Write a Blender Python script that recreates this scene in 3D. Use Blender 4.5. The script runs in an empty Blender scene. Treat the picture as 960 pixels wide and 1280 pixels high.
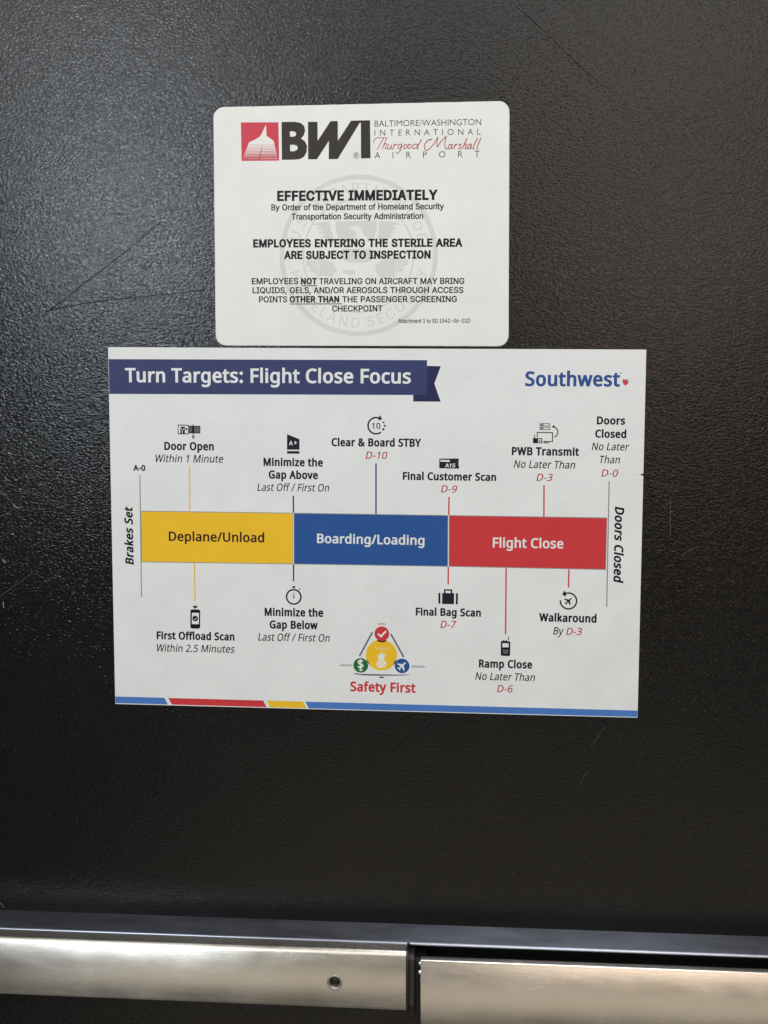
import bpy, bmesh, math, random
from mathutils import Matrix, Vector
from mathutils.geometry import delaunay_2d_cdt

S = bpy.context.scene
COL = S.collection
Z0 = 1.48            # height of the poster's top edge; plane coordinates are millimetres right / down from its top left corner

# ------------------------------------------------------------------ camera
cam = bpy.data.cameras.new('camera')
cam.sensor_width = 36.0
cam.lens = 36.0 * 1500 / 1280
cam.clip_start = 0.02
cam.clip_end = 100
cam_ob = bpy.data.objects.new('camera', cam)
rows = [[0.996063, -0.012865, 0.087705], [0.088555, 0.100183, -0.99102], [0.003963, 0.994886, 0.100928]]
m4 = Matrix(rows).to_4x4()
m4.translation = Vector((0.30971, -0.95753, 1.44694))
cam_ob.matrix_world = m4
COL.objects.link(cam_ob)
S.camera = cam_ob

# ------------------------------------------------------------------ light: the room in front of the door
world = bpy.data.worlds.new('World')
S.world = world
world.use_nodes = True
bg = world.node_tree.nodes['Background']
bg.inputs[0].default_value = (1.0, 0.98, 0.95, 1)
bg.inputs[1].default_value = 0.085
S.view_settings.view_transform = 'Standard'
S.view_settings.look = 'None'
S.view_settings.exposure = 0.0
S.view_settings.gamma = 1.0

def lamp(name, loc, target, sx, sy, watts, color, spread=180):
    l = bpy.data.lights.new(name, 'AREA')
    l.shape = 'RECTANGLE'; l.size = sx; l.size_y = sy
    l.energy = watts; l.color = color; l.spread = math.radians(spread)
    o = bpy.data.objects.new(name, l)
    o.location = loc
    o.rotation_euler = (Vector(target) - Vector(loc)).to_track_quat('-Z', 'Y').to_euler()
    COL.objects.link(o)
    return o

lamp('window_light', (-1.20, -4.0, 2.10), (0.1, 0, 1.5), 0.66, 0.55, 40, (0.80, 0.90, 1.0))
lamp('ceiling_light', (-0.3, -3.2, 3.0), (0.1, 0, 1.5), 4.4, 0.9, 46, (1.0, 0.97, 0.93))
lamp('hall_light', (1.05, -4.2, 1.95), (0.3, 0, 1.4), 1.3, 0.6, 14, (1.0, 0.80, 0.64))
lamp('overhead_fill', (0.5, -0.9, 3.1), (0.3, -0.2, 0.5), 0.9, 0.9, 20, (0.93, 0.96, 1.0))  # added fill, brightens the notices from outside the door's mirror angle
lamp('floor_bounce_lamp', (0.90, -2.55, 0.02), (0.90, -2.50, 2.0), 3.2, 2.6, 17, (1.0, 0.88, 0.71))  # added upward lamp in place of floor bounce, lights the bar's face

# ------------------------------------------------------------------ materials
def lin(c):
    return tuple(((v / 255) / 12.92 if v <= 10 else ((v / 255 + .055) / 1.055) ** 2.4) for v in c)

def new_mat(name):
    m = bpy.data.materials.new(name); m.use_nodes = True
    nt = m.node_tree
    return m, nt, nt.nodes['Principled BSDF']

def node(nt, t, **kw):
    n = nt.nodes.new(t)
    for k, v in kw.items():
        if k in n.inputs: n.inputs[k].default_value = v
        else: setattr(n, k, v)
    return n

def coords(nt, scale=(1, 1, 1), rot=(0, 0, 0)):
    g = node(nt, 'ShaderNodeTexCoord')
    mp = node(nt, 'ShaderNodeMapping')
    mp.inputs['Scale'].default_value = scale; mp.inputs['Rotation'].default_value = rot
    nt.links.new(g.outputs['Object'], mp.inputs[0])
    return mp.outputs[0]

def noise(nt, vec, scale, detail=2, rough=.5, dist=0):
    n = node(nt, 'ShaderNodeTexNoise')
    n.inputs['Scale'].default_value = scale; n.inputs['Detail'].default_value = detail
    n.inputs['Roughness'].default_value = rough; n.inputs['Distortion'].default_value = dist
    nt.links.new(vec, n.inputs['Vector'])
    return n.outputs['Fac']

def ramp(nt, fac, stops):
    r = node(nt, 'ShaderNodeValToRGB')
    e = r.color_ramp.elements
    e[0].position, e[0].color = stops[0][0], (*stops[0][1], 1)
    e[1].position, e[1].color = stops[-1][0], (*stops[-1][1], 1)
    for p, c in stops[1:-1]:
        x = e.new(p); x.color = (*c, 1)
    nt.links.new(fac, r.inputs[0])
    return r.outputs[0]

def mapr(nt, fac, a, b, c, d):
    n = node(nt, 'ShaderNodeMapRange')
    for i, v in enumerate((a, b, c, d)): n.inputs[i + 1].default_value = v
    nt.links.new(fac, n.inputs[0])
    return n.outputs[0]

def printed(name, rgb, k=1.0, mottle=.05):
    """ink or white card under a satin laminate: same gloss, its own colour, faint handling marks"""
    m, nt, b = new_mat(name)
    c = tuple(min(.86, v * k) for v in lin(rgb))
    v = coords(nt)
    f = noise(nt, v, 26, 5, .62, .4)
    lo = tuple(x * (1 - mottle) for x in c)
    nt.links.new(ramp(nt, f, [(.35, lo), (.62, c)]), b.inputs['Base Color'])
    f2 = noise(nt, v, 60, 4, .6)
    nt.links.new(mapr(nt, f2, .3, .7, .36, .48), b.inputs['Roughness'])
    b.inputs['Specular IOR Level'].default_value = .16
    w = noise(nt, v, 420, 2)
    bp = node(nt, 'ShaderNodeBump'); bp.inputs['Strength'].default_value = .06; bp.inputs['Distance'].default_value = .0004
    nt.links.new(w, bp.inputs['Height']); nt.links.new(bp.outputs[0], b.inputs['Normal'])
    return m

def plain(name, c, rough, metal=0, spec=.5):
    m, nt, b = new_mat(name)
    v = coords(nt)
    f = noise(nt, v, 300, 4, .6)
    nt.links.new(ramp(nt, f, [(.3, tuple(x * .75 for x in c)), (.7, c)]), b.inputs['Base Color'])
    nt.links.new(mapr(nt, noise(nt, v, 90, 4), .3, .7, rough * .85, rough * 1.15), b.inputs['Roughness'])
    b.inputs['Metallic'].default_value = metal
    b.inputs['Specular IOR Level'].default_value = spec
    return m

def door_mat():
    m, nt, b = new_mat('black_textured_laminate')
    v = coords(nt, (1, 1, 1), (0, math.radians(24), 0))
    vs = coords(nt, (0.62, 1, 1), (0, math.radians(-24), 0))
    big = noise(nt, v, 6, 3)
    nt.links.new(ramp(nt, big, [(.3, (.0062, .0056, .0054)), (.7, (.0092, .0083, .0078))]), b.inputs['Base Color'])
    grain = noise(nt, vs, 820, 1.2, .5, .3)
    fine = noise(nt, v, 1500, 1, .5, .2)
    mix = node(nt, 'ShaderNodeMath', operation='MULTIPLY_ADD'); mix.inputs[1].default_value = .22
    nt.links.new(fine, mix.inputs[0]); nt.links.new(mapr(nt, grain, .32, .68, 0, 1), mix.inputs[2])
    bp = node(nt, 'ShaderNodeBump'); bp.inputs['Strength'].default_value = .26; bp.inputs['Distance'].default_value = .00042
    nt.links.new(mix.outputs[0], bp.inputs['Height']); nt.links.new(bp.outputs[0], b.inputs['Normal'])
    sm = noise(nt, v, 9, 5, .6, .6)
    nt.links.new(mapr(nt, sm, .3, .7, .13, .18), b.inputs['Roughness'])
    b.inputs['Specular IOR Level'].default_value = .28
    return m

def metal_mat(name, color, r0, r1, bump=.05):
    m, nt, b = new_mat(name)
    b.inputs['Metallic'].default_value = 1
    streak = noise(nt, coords(nt, (1.2, 60, 60)), 40, 4, .65)
    cloud = noise(nt, coords(nt, (1, 2.2, 2.2), (0, .3, 0)), 14, 5, .6, .5)
    add = node(nt, 'ShaderNodeMath', operation='MULTIPLY_ADD'); add.inputs[1].default_value = .6
    nt.links.new(streak, add.inputs[0]); nt.links.new(cloud, add.inputs[2])
    c0 = tuple(x * .86 for x in color)
    nt.links.new(ramp(nt, add.outputs[0], [(.55, c0), (.95, color)]), b.inputs['Base Color'])
    nt.links.new(mapr(nt, add.outputs[0], .55, 1.0, r0, r1), b.inputs['Roughness'])
    b.inputs['Anisotropic'].default_value = .9
    tg = node(nt, 'ShaderNodeTangent', direction_type='RADIAL', axis='X')
    nt.links.new(tg.outputs[0], b.inputs['Tangent'])
    bp = node(nt, 'ShaderNodeBump'); bp.inputs['Strength'].default_value = bump; bp.inputs['Distance'].default_value = .0002
    nt.links.new(streak, bp.inputs['Height']); nt.links.new(bp.outputs[0], b.inputs['Normal'])
    return m

K = 1.15
M = dict(
    door=door_mat(),
    poster=printed('white_poster_laminate', (211, 213, 211), 1.2, .055),
    card=printed('white_card_plastic', (219, 220, 215), K, .05),
    edge=plain('card_core_edge', (.42, .41, .38), .6),
    black=printed('black_ink', (26, 24, 26), .6),
    dark=printed('charcoal_ink', (60, 54, 50), .8),
    navy=printed('navy_ink', (54, 63, 105), 1.0),
    tail=printed('dark_navy_ink', (40, 44, 84), .9),
    line_navy=printed('line_navy_ink', (26, 48, 138), 1.0),
    blue=printed('blue_ink', (42, 86, 152), .95),
    logo_blue=printed('logo_blue_ink', (52, 84, 150), .9),
    stripe_blue=printed('stripe_blue_ink', (76, 122, 190), 1.0),
    red=printed('red_ink', (203, 58, 62), 1.0),
    text_red=printed('red_lettering_ink', (176, 44, 52), 1.0),
    logo_red=printed('rose_red_ink', (208, 66, 82), 1.0),
    yellow=printed('yellow_ink', (232, 180, 40), 1.15),
    green=printed('green_ink', (32, 112, 58), .95),
    grey=printed('grey_line_ink', (140, 140, 140), 1.0),
    slate=printed('slate_ink', (92, 104, 108), 1.0),
    maroon=printed('brown_ink', (52, 26, 30), .9),
    seal=printed('pale_grey_watermark_ink', (201, 202, 197), K, .03),
    scuff=plain('pale_scuff', (.26, .26, .27), .6),
    faint=plain('faint_scuff', (.075, .073, .072), .55),
    gouge=plain('dark_scratch', (.003, .003, .003), .85, 0, .1),
    dust=plain('dust', (.30, .29, .27), .8),
    alu=metal_mat('satin_aluminium', (.68, .635, .56), .21, .28, .2),
    rail=metal_mat('darkened_rail', (.150, .158, .182), .34, .46),  # the cover's aluminium with the dark door's reflection put into its colour
    worn=plain('worn_aluminium', (.50, .48, .43), .5, 1),
    night=printed('near_black_ink', (36, 34, 50), .7),
    lip=metal_mat('rail_edge_highlight', (.50, .53, .62), .3, .4),  # paler copy of the rail; the edge highlight is put into this colour
    plastic=plain('black_plastic', (.012, .011, .011), .42),
    brown=plain('dark_brown_plastic', (.030, .021, .017), .5),
    void=plain('recess_shade_and_nick', (.006, .006, .006), .6, 0, .3),  # black put in for shade in recesses and gaps, also the real nick
    screw=plain('screw_hole_shade', (.012, .012, .013), .5, 0),  # near black, so the screw carries the hole's shade in its colour
)

# ------------------------------------------------------------------ building helpers
def W(x, y, d=0.0):
    """millimetres on the door (right, down, proud of the face) -> metres"""
    return (x / 1000, -d / 1000, Z0 - y / 1000)

def empty(name, label, cat, loc):
    o = bpy.data.objects.new(name, None)
    o.empty_display_size = .05
    o.location = loc; COL.objects.link(o)
    o['label'] = label; o['category'] = cat
    return o

def link(name, verts, faces, mats, parent=None, midx=None, label=None, kind=None, smooth=False):
    """one mesh object; its origin is put at the middle of its own box"""
    me = bpy.data.meshes.new(name)
    n = len(verts)
    c = [(min(v[i] for v in verts) + max(v[i] for v in verts)) / 2 for i in range(3)]
    me.from_pydata([(v[0] - c[0], v[1] - c[1], v[2] - c[2]) for v in verts], [], faces)
    for m in mats: me.materials.append(m)
    if midx:
        for p, k in zip(me.polygons, midx): p.material_index = k
    me.update()
    if smooth:
        me.shade_smooth() if hasattr(me, 'shade_smooth') else None
        try: me.set_sharp_from_angle(angle=math.radians(32))
        except Exception: pass
    o = bpy.data.objects.new(name, me); COL.objects.link(o)
    if parent:
        o.parent = parent
        base = parent; off = Vector((0, 0, 0))
        while base: off += base.location; base = base.parent
        o.location = Vector(c) - off
    else: o.location = c
    if label: o['label'] = label
    if kind: o['kind'] = kind
    return o

def fill(contours, wind):
    """triangles inside the contours (holes left open); wind: overlapping strokes of a letter count as filled"""
    pts, edges = [], []
    for c in contours:
        b = len(pts); n = len(c)
        pts += [Vector(p) for p in c]; edges += [(b + i, b + (i + 1) % n) for i in range(n)]
    co, _, faces, *_ = delaunay_2d_cdt(pts, edges, [], 0, 1e-5)
    keep = []
    for f in faces:
        x = sum(co[i].x for i in f) / 3; y = sum(co[i].y for i in f) / 3; w = 0; k = 0
        for c in contours:
            n = len(c)
            for i in range(n):
                (x0, y0), (x1, y1) = c[i], c[(i + 1) % n]
                if (y0 > y) != (y1 > y) and x < x0 + (y - y0) / (y1 - y0) * (x1 - x0): w += 1 if y1 > y0 else -1; k += 1
        if (w != 0) if wind else (k % 2): keep.append(tuple(f))
    return [(p.x, p.y) for p in co], keep

class Ink:
    """flat printing: every piece lies a hair above the one before it"""
    def __init__(s, depth): s.v = []; s.f = []; s.k = []; s.m = []; s.d = depth; s.n = 0; s.step = .012
    def add(s, contours, mat, step=None, wind=False):
        step = s.step if step is None else step
        if mat not in s.m: s.m.append(mat)
        k = s.m.index(mat); d = s.d + s.n * step; s.n += 1
        flat, tri = fill(contours, wind)
        base = len(s.v)
        s.v += [W(x, y, d) for x, y in flat]
        for t in tri:
            a, b, c = [flat[i] for i in t]
            cr = (b[0] - a[0]) * (c[1] - a[1]) - (b[1] - a[1]) * (c[0] - a[0])
            if abs(cr) < 1e-9: continue
            s.f.append([base + i for i in (t if cr < 0 else t[::-1])]); s.k.append(k)
        return s
    def put(s, name, parent, label=None, kind=None):
        # W() flips y, so counter-clockwise in mm seen from the front needs this winding
        f = [tuple(reversed(q)) for q in s.f]
        o = link(name, s.v, f, s.m, parent, s.k, label, kind)
        me = o.data
        if sum(p.normal.y for p in me.polygons) > 0: me.flip_normals()
        return o

def circle(c, n=40, r=None, a0=0, a1=360):
    r = c[2] if r is None else r
    full = abs(a1 - a0) >= 360
    return [(c[0] + r * math.cos(math.radians(a0 + (a1 - a0) * i / n)), c[1] + r * math.sin(math.radians(a0 + (a1 - a0) * i / n)))
            for i in range(n if full else n + 1)]

def arc_band(c, r0, r1, a0, a1, n=30):
    return circle(c, n, r1, a0, a1) + circle(c, n, r0, a0, a1)[::-1]

def ring(c, r0, r1, n=72):
    return [circle(c, n, r1), circle(c, n, r0)]

def stroke(pts, w, w1=None, jit=0, rnd=None):
    """polyline -> ribbon outline, width w (mm) tapering to w1"""
    w1 = w if w1 is None else w1
    n = len(pts); L, R = [], []
    for i in range(n):
        a = pts[max(i - 1, 0)]; b = pts[min(i + 1, n - 1)]
        dx, dy = b[0] - a[0], b[1] - a[1]; q = math.hypot(dx, dy) or 1
        h = (w + (w1 - w) * i / max(n - 1, 1)) / 2
        if rnd: h *= rnd.uniform(1 - jit, 1 + jit)
        L.append((pts[i][0] - dy / q * h, pts[i][1] + dx / q * h)); R.append((pts[i][0] + dy / q * h, pts[i][1] - dx / q * h))
    return L + R[::-1]

def ribbon(ink, pts, w, mat, w1=None):
    """same, but as separate quads so that curls may cross themselves"""
    out = stroke(pts, w, w1); n = len(pts)
    if mat not in ink.m: ink.m.append(mat)
    k = ink.m.index(mat); d = ink.d + ink.n * ink.step; ink.n += 1
    base = len(ink.v); ink.v += [W(x, y, d) for x, y in out]
    for i in range(n - 1):
        ink.f.append([base + i, base + i + 1, base + 2 * n - 2 - i, base + 2 * n - 1 - i]); ink.k.append(k)

def spline(p, n=6, closed=False):
    if closed: q = [p[-1]] + list(p) + [p[0], p[1]]
    else: q = [p[0]] + list(p) + [p[-1]]
    out = []
    for i in range(1, len(q) - 2):
        for j in range(n):
            t = j / n
            out.append(tuple(.5 * (2 * q[i][k] + (q[i + 1][k] - q[i - 1][k]) * t + (2 * q[i - 1][k] - 5 * q[i][k] + 4 * q[i + 1][k] - q[i + 2][k]) * t * t
                             + (3 * q[i][k] - q[i - 1][k] - 3 * q[i + 1][k] + q[i + 2][k]) * t ** 3) for k in (0, 1)))
    if not closed: out.append(tuple(p[-1]))
    return out

# ------------------------------------------------------------------ lettering: glyph outlines, em units, cap height .7
GLYPHS = {
'human': {
' ': [255],
'$': [561, [248, 48, 143, 57, 97, 68, 61, 81, 61, 163, 99, 149, 146, 136, 248, 124, 248, 322, 189, 340, 142, 363, 106, 388, 81, 418, 66, 455, 61, 498, 66, 542, 84, 580, 112, 611, 149, 635, 195, 651, 248, 658, 248, 744, 311, 744, 311, 659, 406, 648, 484, 622, 457, 550, 387, 572, 311, 584, 311, 387, 370, 368, 418, 348, 456, 324, 484, 296, 500, 260, 506, 216, 493, 153, 455, 105, 393, 70, 311, 52, 311, -57, 248, -57], [311, 128, 361, 138, 395, 155, 415, 180, 422, 210, 412, 250, 398, 265, 378, 278, 349, 290, 311, 301], [248, 582, 216, 578, 190, 570, 156, 543, 145, 505, 154, 462, 186, 431, 213, 419, 248, 409]],
'&': [718, [298, 711, 347, 706, 388, 692, 422, 671, 447, 641, 462, 604, 468, 560, 458, 502, 428, 455, 383, 414, 328, 376, 516, 194, 558, 264, 585, 350, 673, 350, 634, 234, 606, 183, 572, 139, 716, 0, 599, 0, 514, 83, 448, 34, 370, 2, 324, -7, 272, -10, 210, -5, 155, 12, 112, 39, 79, 78, 58, 125, 52, 182, 56, 229, 70, 268, 93, 303, 123, 334, 203, 388, 162, 438, 130, 493, 118, 558, 123, 602, 139, 640, 165, 671, 202, 692, 246, 706], [255, 334, 194, 292, 156, 246, 145, 218, 142, 186, 151, 137, 178, 99, 221, 75, 275, 66, 334, 72, 383, 88, 425, 110, 459, 136], [295, 640, 257, 635, 228, 618, 209, 593, 202, 559, 207, 525, 221, 494, 244, 462, 274, 428, 324, 460, 358, 491, 376, 523, 382, 560, 376, 592, 359, 617, 331, 635]],
'-': [316, [39, 225, 39, 301, 276, 301, 276, 225]],
'.': [262, [70, 53, 75, 84, 88, 104, 108, 115, 130, 119, 154, 115, 174, 104, 188, 84, 192, 53, 188, 22, 174, 2, 154, -10, 130, -14, 108, -10, 88, 2, 75, 22]],
'/': [365, [355, 700, 94, 0, 10, 0, 270, 700]],
'0': [561, [512, 351, 510, 270, 500, 199, 484, 137, 460, 86, 427, 44, 387, 14, 338, -4, 279, -10, 208, 1, 149, 33, 105, 86, 73, 157, 54, 246, 48, 351, 54, 456, 71, 545, 101, 616, 145, 668, 204, 700, 279, 711, 351, 700, 410, 668, 455, 616, 488, 545, 506, 456], [134, 351, 138, 263, 148, 191, 167, 135, 194, 96, 232, 72, 279, 64, 327, 72, 364, 95, 392, 134, 411, 190, 422, 263, 426, 351, 422, 439, 411, 510, 392, 565, 364, 605, 327, 630, 279, 638, 232, 630, 194, 605, 167, 565, 148, 510, 138, 439]],
'1': [561, [348, 0, 263, 0, 263, 489, 264, 538, 265, 574, 267, 610, 239, 583, 207, 556, 132, 495, 88, 553, 276, 700, 348, 700]],
'2': [561, [510, 0, 47, 0, 47, 72, 231, 257, 279, 307, 320, 351, 352, 392, 375, 432, 388, 474, 393, 518, 384, 569, 359, 606, 320, 629, 269, 637, 222, 632, 180, 618, 101, 569, 55, 628, 115, 670, 187, 699, 269, 710, 330, 704, 382, 688, 424, 660, 456, 623, 475, 577, 482, 524, 476, 471, 459, 420, 432, 373, 396, 326, 353, 278, 302, 227, 156, 83, 156, 79, 510, 79]],
'3': [561, [484, 536, 479, 493, 466, 455, 444, 424, 415, 399, 379, 380, 338, 369, 338, 365, 412, 347, 464, 312, 495, 262, 505, 199, 498, 141, 477, 91, 440, 48, 388, 16, 321, -3, 237, -10, 134, -2, 44, 28, 44, 109, 139, 75, 238, 62, 318, 72, 373, 100, 404, 143, 414, 201, 409, 241, 391, 272, 364, 296, 324, 312, 276, 322, 219, 324, 151, 324, 151, 398, 220, 398, 272, 402, 316, 414, 350, 434, 375, 462, 390, 494, 395, 530, 386, 575, 361, 609, 320, 631, 267, 638, 200, 630, 143, 609, 91, 578, 48, 638, 90, 665, 140, 688, 200, 704, 266, 710, 363, 698, 430, 661, 470, 605]],
'5': [561, [269, 430, 336, 424, 394, 405, 441, 375, 476, 335, 498, 284, 505, 224, 497, 156, 474, 99, 436, 52, 384, 18, 320, -3, 243, -10, 141, 0, 98, 12, 62, 28, 62, 110, 101, 91, 147, 76, 244, 64, 293, 68, 335, 80, 369, 101, 395, 130, 412, 168, 416, 215, 406, 275, 375, 320, 320, 348, 241, 357, 178, 352, 122, 342, 79, 370, 105, 700, 456, 700, 456, 621, 178, 621, 162, 418, 207, 426]],
'6': [561, [54, 299, 62, 418, 91, 530, 116, 579, 148, 623, 189, 660, 240, 687, 301, 704, 375, 710, 420, 708, 461, 701, 461, 628, 421, 637, 376, 639, 314, 634, 263, 616, 224, 590, 192, 555, 170, 512, 155, 464, 140, 356, 146, 356, 184, 398, 238, 428, 272, 436, 312, 438, 369, 432, 418, 413, 458, 382, 489, 340, 508, 288, 514, 226, 508, 158, 488, 100, 454, 53, 410, 18, 356, -3, 292, -10, 244, -5, 199, 9, 158, 32, 123, 66, 94, 109, 72, 162, 58, 226], [291, 62, 347, 73, 391, 103, 420, 153, 430, 226, 421, 286, 395, 332, 354, 361, 294, 371, 251, 366, 214, 352, 183, 330, 160, 303, 146, 273, 141, 242, 150, 178, 179, 121, 226, 79, 256, 66]],
'7': [561, [133, 0, 420, 621, 43, 621, 43, 700, 512, 700, 512, 634, 229, 0]],
'9': [561, [510, 401, 502, 282, 473, 170, 448, 121, 416, 77, 375, 40, 324, 13, 262, -4, 188, -10, 142, -8, 100, 0, 100, 74, 141, 64, 186, 61, 249, 66, 300, 84, 340, 110, 371, 144, 393, 186, 409, 235, 422, 343, 416, 343, 379, 302, 325, 272, 290, 264, 250, 262, 194, 268, 144, 287, 104, 318, 74, 359, 55, 411, 49, 474, 56, 542, 77, 600, 111, 647, 155, 682, 210, 702, 272, 710, 321, 705, 366, 690, 406, 667, 441, 634, 470, 590, 492, 538, 506, 475], [272, 638, 218, 627, 173, 597, 144, 546, 134, 475, 142, 414, 167, 368, 209, 339, 268, 330, 312, 334, 350, 349, 380, 370, 403, 397, 418, 427, 422, 458, 413, 521, 385, 579, 338, 621, 308, 634]],
':': [262, [70, 53, 75, 84, 88, 104, 108, 115, 130, 119, 154, 115, 174, 104, 188, 84, 192, 53, 188, 22, 174, 2, 154, -10, 130, -14, 108, -10, 88, 2, 75, 22], [70, 473, 75, 504, 88, 524, 108, 536, 130, 539, 154, 536, 174, 524, 188, 504, 192, 473, 188, 442, 174, 422, 154, 410, 130, 406, 108, 410, 88, 422, 75, 442]],
'A': [626, [534, 0, 450, 217, 172, 217, 89, 0, 0, 0, 273, 703, 353, 703, 626, 0], [345, 507, 336, 536, 322, 578, 312, 612, 302, 572, 290, 536, 282, 507, 202, 295, 424, 295]],
'B': [638, [295, 700, 410, 690, 494, 662, 544, 608, 561, 526, 557, 488, 546, 454, 526, 424, 500, 400, 468, 382, 428, 372, 428, 367, 508, 341, 540, 318, 563, 288, 579, 249, 584, 199, 577, 140, 555, 91, 519, 51, 471, 23, 412, 6, 341, 0, 95, 0, 95, 700], [312, 402, 388, 409, 436, 431, 462, 467, 470, 516, 460, 566, 429, 599, 376, 618, 299, 624, 184, 624, 184, 402], [184, 328, 184, 75, 324, 75, 403, 84, 454, 111, 481, 152, 490, 206, 486, 241, 474, 270, 452, 295, 420, 313, 375, 324, 318, 328]],
'C': [619, [395, 633, 342, 628, 294, 613, 252, 589, 218, 558, 190, 516, 169, 468, 157, 412, 153, 350, 159, 269, 180, 200, 214, 143, 260, 102, 320, 76, 394, 68, 482, 76, 562, 95, 562, 18, 481, -3, 435, -8, 381, -10, 284, 1, 203, 34, 140, 88, 96, 160, 68, 249, 60, 351, 66, 427, 82, 496, 109, 558, 146, 610, 194, 653, 252, 684, 320, 704, 396, 710, 500, 699, 589, 669, 554, 594, 482, 620]],
'D': [716, [656, 357, 645, 249, 612, 160, 559, 90, 488, 40, 397, 10, 290, 0, 95, 0, 95, 700, 311, 700, 410, 690, 494, 661, 562, 612, 613, 546, 646, 460], [562, 354, 555, 438, 532, 507, 494, 559, 442, 595, 376, 617, 298, 624, 184, 624, 184, 76, 278, 76, 403, 93, 492, 145, 545, 233]],
'F': [509, [184, 0, 95, 0, 95, 700, 487, 700, 487, 622, 184, 622, 184, 375, 468, 375, 468, 297, 184, 297]],
'G': [714, [399, 370, 641, 370, 641, 26, 526, -1, 464, -8, 395, -10, 295, 1, 212, 34, 146, 87, 99, 158, 70, 247, 60, 350, 70, 452, 103, 540, 155, 611, 227, 665, 316, 698, 422, 710, 534, 699, 632, 669, 598, 592, 514, 620, 418, 633, 340, 624, 274, 598, 222, 556, 184, 500, 160, 432, 152, 350, 158, 271, 179, 202, 214, 145, 263, 103, 330, 76, 416, 66, 494, 72, 553, 84, 553, 291, 399, 291]],
'H': [726, [631, 0, 542, 0, 542, 326, 184, 326, 184, 0, 95, 0, 95, 700, 184, 700, 184, 404, 542, 404, 542, 700, 631, 700]],
'L': [514, [95, 0, 95, 700, 184, 700, 184, 79, 489, 79, 489, 0]],
'M': [889, [404, 0, 174, 613, 169, 613, 173, 563, 176, 498, 176, 424, 176, 0, 95, 0, 95, 700, 226, 700, 441, 126, 445, 126, 665, 700, 794, 700, 794, 0, 707, 0, 707, 430, 708, 499, 711, 562, 714, 612, 710, 612, 477, 0]],
'N': [745, [650, 0, 547, 0, 172, 581, 168, 581, 172, 528, 175, 462, 176, 391, 176, 0, 95, 0, 95, 700, 197, 700, 570, 121, 574, 121, 573, 140, 572, 167, 569, 237, 567, 305, 567, 700, 650, 700]],
'O': [766, [706, 351, 700, 273, 686, 204, 660, 142, 624, 89, 578, 47, 523, 15, 458, -4, 383, -10, 306, -4, 240, 16, 184, 47, 139, 90, 104, 142, 80, 204, 64, 274, 60, 352, 68, 453, 95, 540, 139, 612, 202, 666, 284, 700, 384, 711, 481, 700, 561, 666, 624, 612, 669, 540, 696, 453], [153, 351, 159, 269, 178, 199, 209, 142, 253, 101, 312, 75, 383, 66, 456, 75, 513, 101, 557, 142, 588, 199, 606, 269, 612, 351, 599, 469, 558, 558, 487, 614, 384, 634, 312, 625, 253, 599, 209, 558, 178, 502, 159, 433]],
'P': [593, [280, 700, 399, 687, 481, 646, 528, 581, 543, 494, 529, 412, 510, 374, 483, 340, 444, 312, 396, 290, 336, 277, 263, 272, 184, 272, 184, 0, 95, 0, 95, 700], [272, 624, 184, 624, 184, 348, 254, 348, 315, 352, 365, 363, 403, 381, 430, 408, 446, 444, 452, 490, 441, 550, 409, 591, 353, 616]],
'R': [610, [288, 700, 368, 694, 432, 678, 481, 651, 516, 612, 536, 562, 543, 501, 538, 450, 522, 408, 499, 375, 470, 349, 403, 314, 595, 0, 492, 0, 322, 289, 184, 289, 184, 0, 95, 0, 95, 700], [284, 624, 184, 624, 184, 364, 288, 364, 362, 372, 412, 397, 442, 440, 452, 497, 448, 538, 434, 570, 411, 594, 378, 611, 336, 620]],
'S': [538, [492, 188, 485, 129, 462, 81, 425, 42, 375, 13, 314, -4, 242, -10, 167, -6, 102, 5, 50, 23, 50, 108, 90, 93, 137, 80, 246, 66, 294, 70, 334, 81, 364, 97, 386, 120, 399, 147, 404, 180, 400, 211, 389, 238, 369, 260, 338, 281, 296, 302, 239, 324, 160, 360, 104, 403, 70, 459, 62, 493, 59, 532, 66, 583, 88, 627, 121, 662, 166, 688, 221, 704, 282, 710, 388, 699, 476, 671, 448, 595, 369, 621, 280, 633, 240, 629, 207, 619, 181, 604, 162, 584, 151, 559, 148, 530, 151, 498, 162, 472, 182, 450, 211, 430, 250, 410, 301, 389, 358, 366, 406, 340, 443, 312, 470, 278, 487, 238]],
'T': [545, [316, 0, 229, 0, 229, 622, 10, 622, 10, 700, 534, 700, 534, 622, 316, 622]],
'U': [716, [628, 247, 620, 178, 598, 116, 561, 64, 508, 24, 440, -2, 355, -10, 240, 8, 156, 62, 106, 144, 88, 249, 88, 700, 176, 700, 176, 246, 188, 170, 222, 114, 279, 79, 360, 66, 418, 73, 463, 90, 498, 117, 522, 153, 536, 197, 540, 247, 540, 700, 628, 700]],
'W': [912, [899, 700, 712, 0, 624, 0, 488, 459, 476, 501, 464, 542, 456, 576, 452, 597, 448, 576, 441, 542, 431, 500, 418, 456, 286, 0, 197, 0, 12, 700, 104, 700, 213, 272, 224, 228, 233, 185, 240, 144, 246, 106, 252, 146, 261, 188, 271, 234, 284, 277, 407, 700, 498, 700, 626, 274, 639, 229, 650, 184, 659, 142, 665, 106, 673, 157, 685, 214, 699, 273, 807, 700]],
'Y': [555, [277, 356, 460, 700, 555, 700, 322, 271, 322, 0, 234, 0, 234, 267, 0, 700, 96, 700]],
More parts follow.
